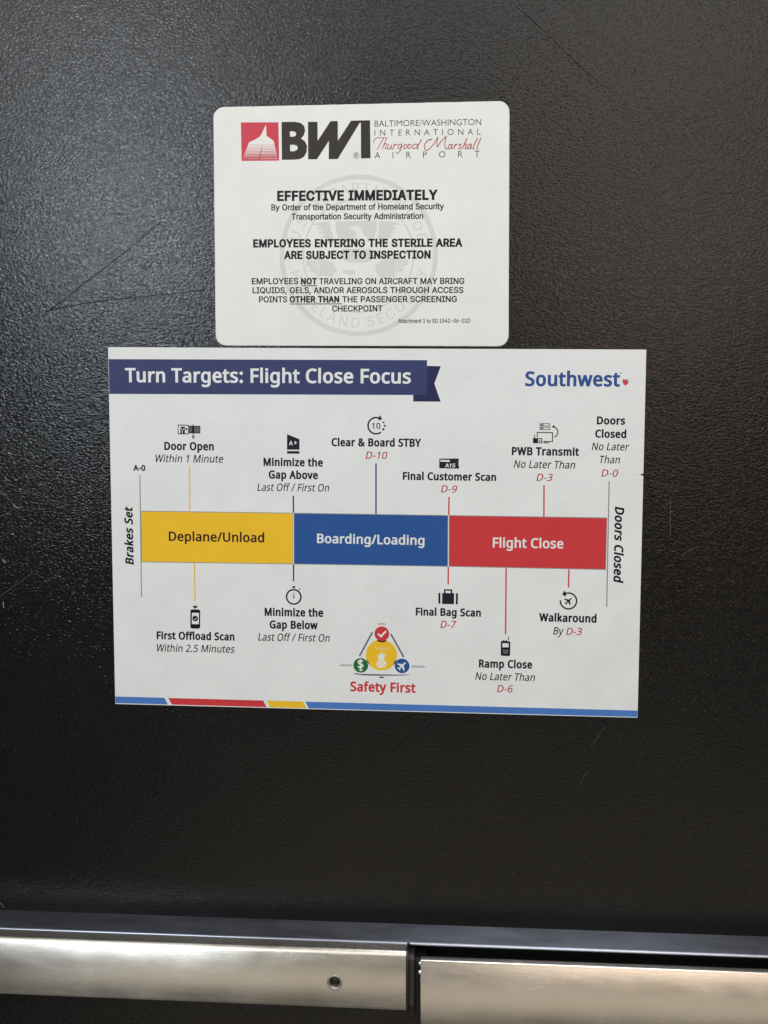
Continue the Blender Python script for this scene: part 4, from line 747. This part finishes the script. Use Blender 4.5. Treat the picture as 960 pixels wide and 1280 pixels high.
# timeline bar
for q, mt, text, place, tm in [
    ([(25.15,132.04),(151.1,132.12),(150.95,174.27),(24.77,174.66)], 'yellow', 'Deplane/Unload', (48.07,156.4,79.24,0.0007,7.37), 'maroon'),
    ([(151.63,132.11),(276.62,132.36),(276.82,174.1),(151.54,174.26)], 'blue', 'Boarding/Loading', (170.61,156.32,87.2,0.0041,7.29), 'poster'),
    ([(277.26,132.35),(402.47,132.61),(402.41,174.53),(277.46,174.08)], 'red', 'Flight Close', (312.57,157.71,55.97,0.0005,7.59), 'poster')]:
    bk = Ink(PD)
    bk.add([q], M['grey'])
    cxm = sum(p[0] for p in q) / 4; cym = sum(p[1] for p in q) / 4
    bk.add([[(x - math.copysign(.35, x - cxm), y - math.copysign(.62, y - cym)) for x, y in q]], M[mt])
    o = bk.put('phase_block', poster, {'yellow': 'yellow block reading Deplane/Unload', 'blue': 'blue block reading Boarding/Loading', 'red': 'red block reading Flight Close'}[mt])
    words(text, place, tm, .03, 0, 'block_lettering', o, None, PD + .06)

# pointer lines
for q, w, mt in [
    ([(24.71,102.88),(24.35,203.74)], .75, 'grey'), ([(403.32,103.71),(403.71,204.55)], .8, 'grey'),
    ([(66.15,94.96),(65.82,131.52)], 1.0, 'yellow'), ([(69.28,174.65),(69.23,206.4)], 1.0, 'yellow'),
    ([(151.35,118.13),(151.36,131.99)], 1.05, 'line_navy'), ([(151.34,174.39),(151.29,188.21)], 1.05, 'line_navy'),
    ([(218.42,91.4),(218.56,132.15)], 1.05, 'line_navy'), ([(277.19,117.75),(277.13,132.16)], 1.05, 'red'),
    ([(352.38,107.43),(352.74,132.44)], 1.05, 'red'), ([(277.14,174.22),(277.15,188.48)], 1.05, 'red'),
    ([(323.45,174.47),(323.76,228.23)], 1.05, 'red'), ([(373.29,174.64),(373.19,189.23)], 1.05, 'red')]:
    Ink(PD + .015).add([stroke(q, w * 1.12)], M[mt]).put('pointer_line', poster)

# captions
for text, place, kind in [
    ('Door Open', (45.36,81.87,41.03,-0.0004,6.04), 'b'), ('Within 1 Minute', (37.96,91.97,56.05,-0.0011,5.99), 'i'),
    ('A-0', (19.16,99.14,10.15,0.0030,4.45), 'b'),
    ('Minimize the', (127.05,94.06,48.42,0.0012,6.01), 'b'), ('Gap Above', (131.18,104.26,40.24,0.0024,6.02), 'b'),
    ('Last Off / First On', (121.8,114.5,58.85,-0.0003,5.97), 'i'),
    ('Clear & Board STBY', (182.48,77.64,72.07,-0.0001,5.95), 'b'), ('D-10', (210.09,87.68,17.33,0.0058,5.64), 'r'),
    ('Final Customer Scan', (240.04,104.16,74.5,0.0023,5.76), 'b'), ('D-9', (270.7,114.16,12.91,0.0034,5.64), 'r'),
    ('PWB Transmit', (326.58,83.59,52.77,0.0021,5.95), 'b'), ('No Later Than', (328.31,93.81,48.31,0.0061,5.84), 'i'),
    ('D-3', (346.33,103.99,12.72,0.0044,5.59), 'r'),
    ('Doors', (392.74,58.85,21.97,0.0050,5.76), 'b'), ('Closed', (391.65,69.23,24.17,0.0082,5.78), 'b'),
    ('No Later', (389.19,79.26,29.11,0.0068,5.79), 'i'), ('Than', (395.58,89.56,15.88,0.0066,5.8), 'i'), ('D-0', (397.13,100.1,13.03,0.0043,5.56), 'r'),
    ('First Offload Scan', (36.63,238.49,65.39,-0.0041,6.04), 'b'), ('Within 2.5 Minutes', (36.67,248.99,65.53,-0.0061,6.05), 'i'),
    ('Minimize the', (127.21,217.01,48.44,-0.0030,6.17), 'b'), ('Gap Below', (131.33,227.43,39.83,-0.0050,6.18), 'b'),
    ('Last Off / First On', (121.62,237.91,59.34,-0.0047,6.13), 'i'),
    ('Final Bag Scan', (251.17,214.11,52.57,-0.0008,5.89), 'b'), ('D-7', (271.21,224.13,12.8,-0.0011,5.78), 'r'),
    ('Ramp Close', (302.63,255.73,42.84,-0.0016,6.05), 'b'), ('No Later Than', (299.78,266.17,48.1,-0.0010,6.07), 'i'), ('D-6', (317.54,275.96,12.76,-0.0007,5.81), 'r'),
    ('Walkaround', (350.25,216.81,45.65,0.0045,6.11), 'b'), ('By', (361.72,227.58,8.34,0.0013,5.99), 'i'), ('D-3', (372.09,227.62,12.57,-0.0015,5.73), 'r'),
    ('Safety First', (197.84,278.13,53.62,-0.0016,7.47), 'R'),
    ('Brakes Set', (18,176.91,48.26,-1.5755,6.47), 'v'), ('Doors Closed', (408.65,123.75,61.34,1.5671,6.64), 'v')]:
    words(text, place, {'r': 'text_red', 'R': 'red'}.get(kind, 'black'),
          {'b': .054, 'R': .050, 'v': .050, 'i': .014, 'r': .012}[kind], IT if kind in 'irv' else 0)

# stripe along the foot
for q, mt in [
    ([(0.49,288.13),(42.31,288.09),(45.35,293.71),(0.66,293.78)], 'stripe_blue'),
    ([(45.56,288.14),(125.57,288.13),(128.34,293.72),(48.6,293.69)], 'red'),
    ([(128.64,288.12),(158.77,288.1),(161.55,293.68),(131.28,293.71)], 'yellow'),
    ([(160.63,288.12),(430.01,288.12),(430.02,293.44),(163.41,293.69)], 'stripe_blue')]:
    Ink(PD).add([q], M[mt]).put('foot_stripe', poster)

# ---- icons
def icon(label): 
    return Ink(PD + .02), label
blk = M['black']; wht = M['poster']
I = Ink(PD + .02)   # jet bridge at an aircraft door
I.add([[(56.81,61.44),(65.89,61.53),(65.8,69.25),(56.7,69.16)]], blk); I.add([[(57.4,62.18),(65.28,62.28),(65.2,68.51),(57.32,68.42)]], wht)
I.add([[(58.9,63.95),(59.82,63.06),(62.7,63.04),(62.62,68.53),(60.81,68.54),(60.84,66.02),(60.23,66.02),(60.2,68.55),(58.83,68.56)]], blk)
I.add([[(63.13,64.22),(64.65,64.21),(64.63,65.84),(63.11,65.85)]], blk); I.add([[(59.49,64.54),(60.1,64.54),(60.08,65.73),(59.48,65.73)]], wht); I.add([[(61.16,64.53),(62.07,64.52),(62.05,65.71),(61.15,65.72)]], wht)
I.add([[(66.04,62.27),(75.41,62.36),(75.34,68.44),(65.96,68.36)]], blk)
for q in ([(66.93,63.16),(66.88,67.61)], [(67.84,63.15),(67.79,67.6)], [(70.87,63.13),(70.81,67.73)], [(71.77,63.12),(71.72,67.72)], [(72.68,63.12),(72.63,67.72)], [(73.59,63.11),(73.53,67.71)], [(74.49,63.11),(74.44,67.7)]):
    I.add([stroke(q, .42)], M['grey'])
I.add([[(69.23,61.07),(69.83,61.06),(69.71,70.7),(69.11,70.71)]], blk)
c_ = (69.55,71.35,1.12); I.add(ring(c_, c_[2] * .45, c_[2], 18), blk)
I.put('icon', poster, 'jet bridge icon above Door Open')
I = Ink(PD + .02)   # tail fin with gate letter
I.add([[(146.39,68.48),(156.52,72.51),(156.49,80.95),(146.33,81.03)]], M['night']); I.add([[(146.33,82.17),(156.48,82.09),(156.48,84.14),(146.32,84.23)]], M['night'])
i1 = I.put('icon', poster, 'dark fin shaped icon marked A above Minimize the Gap Above')
words('A', (147.92,77.28,3.26,0.0118,3.22), 'poster', .04, 0, 'icon_lettering', i1, None, PD + .07)
Ink(PD + .07).add([[(152.59,73.91),(154.43,75.37),(152.58,76.87)]], wht).put('arrowhead', i1)
I = Ink(PD + .02)   # clock with ten
c_ = (218.45,61.25,6.8)
I.add([arc_band(c_, c_[2] * .86, c_[2] * 1.05, 52, 292)], blk)
I.add([[(221.5,52.72),(223.39,56.16),(219.91,56.98)]], blk)
for p in ((224.48,58.53,0.77), (225.38,61.27,0.83), (224.24,64.08,0.9)): I.add([circle(p, 14)], blk)
i1 = I.put('icon', poster, 'round ten minute clock icon above Clear and Board')
words('10', (214.99,63.57,6.81,0.0026,4.47), 'black', .02, 0, 'icon_lettering', i1)
I = Ink(PD + .02)   # boarding pass
I.add([[(269.17,87.18),(284.96,86.9),(284.71,88.1),(284.19,88.9),(284.99,89.69),(284.2,90.5),(284.87,91.42),(284.22,92.22),(285.03,93.15),(285.04,95.01),(269.1,94.9)]], M['night'])
I.add([[(269.97,88.1),(277.41,88.17),(277.43,89.76),(269.98,89.56)]], wht)
i1 = I.put('icon', poster, 'dark boarding pass icon above Final Customer Scan')
words('A15', (273.71,93.95,8.16,0.0060,2.94), 'poster', .04, .1, 'icon_lettering', i1, None, PD + .07)
I = Ink(PD + .02)   # computer and printer
for q in ([(348.1,58.52),(356.42,58.58),(356.46,60.81),(348.14,60.76)], [(348.15,61.31),(356.47,61.37),(356.52,63.71),(348.19,63.66)]):
    cx_, cy_ = sum(p[0] for p in q) / 4, sum(p[1] for p in q) / 4
    I.add([q, [(x - math.copysign(.5, x - cx_), y - math.copysign(.5, y - cy_)) for x, y in q]], blk)
for q in ([(349.01,59.75),(351.12,59.73)], [(349.06,62.42),(351.17,62.41)]): I.add([stroke(q, .8)], blk)
q = [(346,65.35),(358.66,65.49),(358.79,73.2),(346.12,73.07)]; cx_, cy_ = sum(p[0] for p in q) / 4, sum(p[1] for p in q) / 4
I.add([q, [(x - math.copysign(.7, x - cx_), y - math.copysign(.7, y - cy_)) for x, y in q]], blk)
I.add([[(342.17,69.52),(351.07,69.56),(351.16,74.82),(342.26,74.78)]], wht)
I.add([[(343.07,70.18),(350.41,70.24),(350.48,74.27),(343.14,74.21)]], blk); I.add([[(347.09,70.94),(349.65,70.92),(349.69,73.49),(347.13,73.51)]], wht); I.add([[(347.77,71.71),(348.99,71.7),(349.01,72.82),(347.79,72.83)]], blk)
I.add([stroke([(344.36,67.49),(344.41,70.4)], .6)], blk); I.add([stroke([(351.36,73.81),(355.59,73.89)], .7)], blk)
I.add([stroke(spline([(359.83,69.39),(361.91,67.36),(362.52,64.79),(361.15,62.23),(359.35,61.13)], 5), .75)], blk)
I.add([[(357.57,60.81),(359.77,59.79),(359.49,62.35)]], blk)
I.put('icon', poster, 'computer and printer icon above PWB Transmit')
I = Ink(PD + .02)   # stopwatch
c_ = (151.37,201.08,6.2); I.add(ring(c_, c_[2] * .85, c_[2] * 1.06, 48), blk)
I.add([spline([(149.95,193.78),(150.45,192.45),(151.44,191.94),(152.43,192.41),(152.92,193.72)], 3)], blk)
I.add([[(155.38,194.67),(156.21,193.99),(156.87,194.81),(156.04,195.48)]], blk)
I.add([[(150.91,202.35),(151.25,197.72),(151.58,197.71),(151.9,202.33)]], blk)
I.put('icon', poster, 'stopwatch icon above Minimize the Gap Below')
I = Ink(PD + .02)   # scanner phone
def rrect(q, r): 
    out = []; n = 4
    for i in range(4):
        a, b, c = Vector(q[i - 1]), Vector(q[i]), Vector(q[(i + 1) % 4]); u = (a - b).normalized(); v = (c - b).normalized(); ctr = b + (u + v) * r
        for j in range(n + 1):
            t = j / n * math.pi / 2; p = ctr - v * r * math.cos(t) - u * r * math.sin(t); out.append((p.x, p.y))
    return out
I.add([rrect([(65.34,213.12),(73.58,213.1),(73.32,229.11),(65.07,229.15)], 1.6)], blk)
I.add([[(66.56,215.95),(72.43,215.9),(72.25,225.37),(66.38,225.42)]], wht)
c_ = (69.33,220.68,2.35); I.add([circle(c_, 28)], blk)
I.add([stroke([(68.18,221),(69.01,221.54),(70.64,220.18)], .45)], wht)
I.add([spline([(67.12,210.86),(68.17,210.15),(69.36,209.92),(70.62,210.1),(71.51,210.85)], 4) + [(69.33,212.49)]], M['dark'])
I.put('icon', poster, 'handheld scanner icon above First Offload Scan')
I = Ink(PD + .02)   # suitcase
I.add([[(272.41,195.58),(282.08,195.56),(282.01,204.54),(272.33,204.57)]], M['night']); I.add([[(269.35,195.47),(270.96,195.44),(271.04,204.43),(269.42,204.3)]], blk); I.add([[(283.53,195.53),(285.14,195.5),(285.07,204.64),(283.46,204.51)]], blk)
I.add([[(273.86,195.55),(273.83,192.45),(280.44,192.49),(280.47,195.59),(279.34,195.61),(279.32,193.65),(274.97,193.57),(274.99,195.53)]], blk)
I.put('icon', poster, 'suitcase icon above Final Bag Scan')
I = Ink(PD + .02)   # radio
I.add([[(320,234.42),(320.95,233.79),(321.56,233.9),(321.91,233.03),(322.63,233.01),(322.88,233.74),(323.72,233.72),(323.95,233.1),(324.79,233.08),(325.05,233.82),(326.97,233.9),(327.64,234.49),(327.62,245.32),(327.03,246.07),(320.88,245.97),(320.15,245.25)]], blk)
I.add([[(321.28,235.62),(326.27,235.57),(326.26,238.89),(321.27,238.94)]], wht)
for q in ([(321.54,241.21),(326.11,241.23)], [(321.8,242.56),(326.01,242.59)], [(322.05,243.73),(325.79,243.76)]): I.add([stroke(q, .5)], M['grey'])
I.add([[(325.71,230.12),(326.31,230.1),(326.36,232.93),(325.63,232.94)]], blk)
I.put('icon', poster, 'hand radio icon above Ramp Close')
PLANE = [(0, -10), (1.4, -8.6), (1.6, -3), (9.4, 2.4), (9.4, 4.6), (1.5, 2.2), (1.2, 6.2), (3.6, 8.4), (3.6, 9.8), (0, 8.8), (-3.6, 9.8), (-3.6, 8.4), (-1.2, 6.2), (-1.5, 2.2), (-9.4, 4.6), (-9.4, 2.4), (-1.6, -3), (-1.4, -8.6)]
def plane(c, k, deg):
    a = math.radians(deg); return [(c[0] + (x * math.cos(a) - y * math.sin(a)) * k, c[1] + (x * math.sin(a) + y * math.cos(a)) * k) for x, y in PLANE]
I = Ink(PD + .02)
c_ = (373.4,200.1,6.71)
I.add([arc_band(c_, c_[2] * .87, c_[2] * 1.05, -112, 184)], blk)
I.add([[(368.33,195.13),(370.01,191.62),(371.48,193.86),(371.21,196.61)]], blk)
I.add([plane(c_, .36, 45)], blk)
I.put('icon', poster, 'aeroplane inside a circling arrow above Walkaround')

# ---- safety triangle emblem
em = Ink(PD)
em.add([stroke([(215.93,228.99),(205.39,249)], 1.35)], M['slate']); em.add([stroke([(230.96,229.98),(241.6,248.91)], 1.35)], M['slate'])
em.add([spline([(200.15,263.21),(210.24,263.62),(223.36,263.62),(236.46,263.52),(246.91,263.25),(240.82,264.18),(223.37,264.84),(206.95,264.81)], 4, True)], M['slate'])
emo = em.put('safety_emblem', poster, 'small triangle emblem with green, red and blue discs round a yellow disc')
def disc(c, mt, k=1.17):
    d = Ink(PD + .03)
    if k: d.add([circle(c, 40, c[2] * k)], wht)
    d.add([circle(c, 40)], M[mt])
    return d
d = disc((223.39,247.73,12.81), 'yellow', 0)
d.add([spline([(219.4,255.19),(220.27,252.96),(221.79,251.81),(225.28,251.73),(226.81,253.02),(227.48,255.21),(226.61,257.45),(224.44,258.5),(221.81,258.34),(220.06,257.39)], 3, True)], wht)
d.add([[(221.57,251.6),(220.69,249.18),(219.59,247.44),(221.78,248.05),(221.99,246.06),(223.08,246.92),(223.51,244.26),(224.17,246.67),(225.48,245.53),(225.27,247.75),(227.44,246.81),(226.14,249.05),(225.28,251.51)]], wht)
for q in ([(220.28,256.94),(225.72,252.6)], [(220.05,254.29),(224.22,257.95)], [(222.01,252.25),(227.05,256.33)], [(223.56,258.41),(227.26,255)]): d.add([stroke(q, .42)], M['yellow'])
d.put('emblem_disc', emo, 'yellow disc with a white pineapple')
d = disc((223.65,230.05,6.07), 'red'); d.add([[(219.97,230.44),(221.06,229.53),(222.81,231.26),(226.49,227.21),(227.58,228.29),(223.03,233.23)]], wht); d.put('emblem_disc', emo, 'red disc with a white tick')
c_ = (206.5,256.64,6.11); d = disc(c_, 'green'); d.add([[(204.75,259.98),(208.48,260),(206.62,261.71)]], wht)
g1 = d.put('emblem_disc', emo, 'green disc with a white dollar sign')
words('$', (204.01,259.03,4.73,-0.0107,6.99), 'poster', .035, 0, 'disc_lettering', g1, None, PD + .1)
c_ = (240.3,256.27,6.07); d = disc(c_, 'blue'); d.add([plane(c_, .42, 45)], wht); d.put('emblem_disc', emo, 'blue disc with a white aeroplane')
words('Safety', (220.29,222.66,6.72,-0.0018,1.52), 'text_red', .02, 0, 'tiny_lettering', emo)
words('Low Cost', (189.52,257.52,9.75,0.0028,1.6), 'black', .02, 0, 'tiny_lettering', emo)
words('Reliability', (248.26,257.14,10.56,0.0067,1.59), 'line_navy', .02, 0, 'tiny_lettering', emo)
words('Hospitality', (218.53,242.87,10.6,-0.0045,1.59), 'poster', .0, 0, 'tiny_lettering', emo, None, PD + .08)
Ink(PD + .02).add([spline([(221.41,266.22),(222.5,265.64),(224.46,265.59),(225.78,266.11),(224.47,266.7),(222.5,266.75)], 3, True)], M['dark']).put('small_mark', emo)
# wear on the laminate: a nick in the right edge, a broken crease, faint smudges
w_ = Ink(PD + .03)
w_.add([[(427.69,97.84),(429.87,97.37),(429.7,99.16),(428.15,98.96)]], M['void'])
w_.put('edge_nick', poster, 'dark nick in the right edge')
w_ = Ink(PD + .03)
for q in ([(263.84,73.23),(270.22,73.69)], [(291.22,75.69),(296.31,76.54)], [(301.39,77.01),(308.37,78.35)], [(321.67,80.14),(325.47,80.74)], [(411.64,97.04),(416,97.38)], [(420.99,97.96),(426.59,98.53)], [(176.24,218.11),(186.1,218.83)], [(426.3,86.81),(427.57,88.06)]):
    w_.add([stroke([(x, y + R.uniform(-.1, .1)) for x, y in q], .32, .12)], M['seal'])
w_.put('crease', poster, 'faint broken crease across the right half', 'stuff')

# ================================================================== THE PUSH BAR
A0 = [(-90.8,478.5),(229.27,475.16),(531.64,473.32)]
bar = empty('push_bar', 'satin aluminium push bar across the bottom of the door', 'door push bar', W(226, 500, 0))
TILT = math.atan2(A0[2][1] - A0[0][1], A0[2][0] - A0[0][0])
def BW(x, y, d):
    """bar coordinates: x along the door, y down from the rail's top edge"""
    return W(x + y * -math.sin(TILT), A0[1][1] + (x - A0[1][0]) * math.tan(TILT) + y, d)
def arcp(cd, cy, r, a0, a1, n=6):
    return [(cd + r * math.cos(math.radians(a0 + (a1 - a0) * i / n)), cy + r * math.sin(math.radians(a0 + (a1 - a0) * i / n))) for i in range(n + 1)]
def extrude(name, prof, xs, mat, parent, label=None, smooth=True, x_shift=None):
    V, Fc = [], []; n = len(prof)
    for x in xs:
        for d, y in prof: V.append(BW(x, y, d))
    for k in range(len(xs) - 1):
        for i in range(n):
            j = (i + 1) % n; Fc.append((k * n + i, k * n + j, (k + 1) * n + j, (k + 1) * n + i))
    Fc.append(tuple(range(n))); Fc.append(tuple(range((len(xs) - 1) * n, len(xs) * n))[::-1])
    o = link(name, V, Fc, [M[mat]], parent, label=label)
    bm = bmesh.new(); bm.from_mesh(o.data); bmesh.ops.recalc_face_normals(bm, faces=bm.faces); bm.to_mesh(o.data); bm.free()
    if smooth:
        o.data.shade_smooth()
        try: o.data.set_sharp_from_angle(angle=math.radians(33))
        except Exception: pass
    return o
X0, X1 = -300, 700
XE = 248.07
XP = 259.63
rail_prof = [(0.2, 0)] + arcp(31.6, 1.4, 1.4, -90, 0, 5) + [(33, 2.6), (2.4, 2.6), (2.4, 47.4), (33, 47.4), (33, 50), (0.2, 50)]
extrude('mounting_rail', rail_prof, [X0, X1], 'rail', bar)
lip = arcp(33.0, 1.2, 1.0, -150, 90, 7)
extrude('rail_lip', [(32.0, .4)] + lip + [(32.0, 2.2)], [X0, X1], 'lip', bar)
extrude('channel_shade_plate', [(2.6, 2.8), (7, 2.8), (7, 47.2), (2.6, 47.2)], [XE + 1, X1 - 1], 'void', bar, None, False)  # added black plate, colours in the shade inside the channel
cover_prof = [(34.4, 1.0)] + arcp(45.6, 2.6, 1.6, -90, -30, 5) + arcp(-33.0, 25.5, 84.4, -15.4, 14.6, 22) + arcp(46.2, 48.2, 2.2, 22, 90, 5) + [(34.4, 50.4)]
cover = extrude('housing_cover', cover_prof, [X0 + 2] + [X0 + 2 + (XE - X0 - 2) * i / 40 for i in range(1, 41)], 'alu', bar)
# countersunk screw hole in the cover
sx, sy, sr = (191.52,502.51,5.27)
sz = W(sx, sy)
cut = bpy.data.meshes.new('cut')
bm = bmesh.new(); bmesh.ops.create_cone(bm, segments=40, radius1=sr / 1000, radius2=sr / 1000, depth=.03, cap_ends=True)
bmesh.ops.rotate(bm, verts=bm.verts, cent=(0, 0, 0), matrix=Matrix.Rotation(math.pi / 2, 3, 'X'))
bmesh.ops.translate(bm, verts=bm.verts, vec=(sz[0], -.052, sz[2])); bm.to_mesh(cut); bm.free()
cut_ob = bpy.data.objects.new('cut', cut); COL.objects.link(cut_ob)
md = cover.modifiers.new('hole', 'BOOLEAN'); md.object = cut_ob; md.operation = 'DIFFERENCE'; md.solver = 'EXACT'
bpy.context.view_layer.update()
new = bpy.data.meshes.new_from_object(cover.evaluated_get(bpy.context.evaluated_depsgraph_get()))
cover.modifiers.clear(); cover.data = new
bpy.data.objects.remove(cut_ob); bpy.data.meshes.remove(cut)
def revolve(name, prof, mat, parent, cx, cz, n=40):
    V = []; Fc = []
    for r, d in prof:
        for i in range(n): V.append((cx + r / 1000 * math.cos(2 * math.pi * i / n), -d / 1000, cz + r / 1000 * math.sin(2 * math.pi * i / n)))
    for k in range(len(prof) - 1):
        for i in range(n):
            j = (i + 1) % n; Fc.append((k * n + i, k * n + j, (k + 1) * n + j, (k + 1) * n + i))
    if prof[-1][0] < 1: Fc.append(tuple((len(prof) - 1) * n + i for i in range(n)))
    o = link(name, V, Fc, [M[mat]], parent)
    bm = bmesh.new(); bm.from_mesh(o.data); bmesh.ops.recalc_face_normals(bm, faces=bm.faces)
    if sum(f.normal.y for f in bm.faces) > 0: bmesh.ops.reverse_faces(bm, faces=bm.faces)
    bm.to_mesh(o.data); bm.free(); o.data.shade_smooth(); return o
revolve('countersink_ring', [(sr + .9, 51.3), (sr + .7, 51.75), (sr - .1, 51.8), (sr - 1.1, 51.0), (sr - 1.3, 46.0)], 'worn', cover, sz[0], sz[2])
revolve('screw_recess', [(sr - 1.3, 46.2), (.7, 46.1)], 'void', cover, sz[0], sz[2])  # black disc, the shade at the hole's bottom put into its colour
revolve('screw_head', [(sr - 2.1, 47.0), (sr - 2.4, 47.8), (.9, 48.2), (.5, 48.2)], 'screw', cover, sz[0] - .0003, sz[2])
# end cap and the dark stop block between cover and pad
capp = [(33.2, .2)] + arcp(46.2, 2.2, 2.0, -90, -30, 5) + arcp(-32.6, 25.5, 84.6, -15.6, 14.8, 16) + arcp(46.8, 48.6, 2.4, 22, 90, 5) + [(33.2, 51)]
extrude('end_cap', capp, [XE + .05, XE + 1.9], 'plastic', bar)
blkp = [(8, 5), (43, 5), (46.5, 8), (47, 46), (43, 56), (8, 56)]
extrude('stop_block', blkp, [XE + 2, XE + 6.2], 'brown', bar, None, False)
extrude('stop_block', [(8, 9), (40, 9), (42, 12), (42, 60), (8, 60)], [XE + 6.3, XP + 4], 'void', bar, None, False)
# the pad itself
YP = 8.73
BH = 66
padp = [(38.5, YP)] + arcp(43.6, YP + 1.5, 1.5, -90, -30, 5) + arcp(-47, YP + 30, 94.5, -17.6, 18, 24) + arcp(39.8, YP + BH - 4.8, 2.0, 26, 90, 5) + [(37, YP + BH - 2.8), (37, YP + BH - 6), (42, YP + 40), (43.6, YP + 20), (41.6, YP + 3), (38.5, YP + 2.0)]
extrude('push_pad', padp, [XP + (X1 - 6 - XP) * i / 20 for i in range(21)], 'alu', bar)
chips = []
for k, (y0, y1, wd) in enumerate(((1.0, 4.5, 1.3), (8.0, 12.0, 1.5), (15.8, 17.0, .6))):
    b = len(chips)
    yy = YP + y0; hh = y1 - y0
    chips.append(([(46.0, yy), (46.5, yy + hh * .4), (46.2, yy + hh), (44.8, yy + hh * .8), (44.6, yy + .2)], wd))
V, Fc = [], []
for prof, wd in chips:
    b = len(V)
    for x, k in ((XP - wd, .55), (XP - .05, 1)):
        cy = sum(p[1] for p in prof) / 5
        for d, y in prof: V.append(BW(x, cy + (y - cy) * k, d))
    for i in range(5): Fc.append((b + i, b + (i + 1) % 5, b + 5 + (i + 1) % 5, b + 5 + i))
    Fc.append(tuple(range(b, b + 5)))
o = link('burr', V, Fc, [M['alu']], bar, kind='stuff', label='bright worn burrs on the left end of the pad')
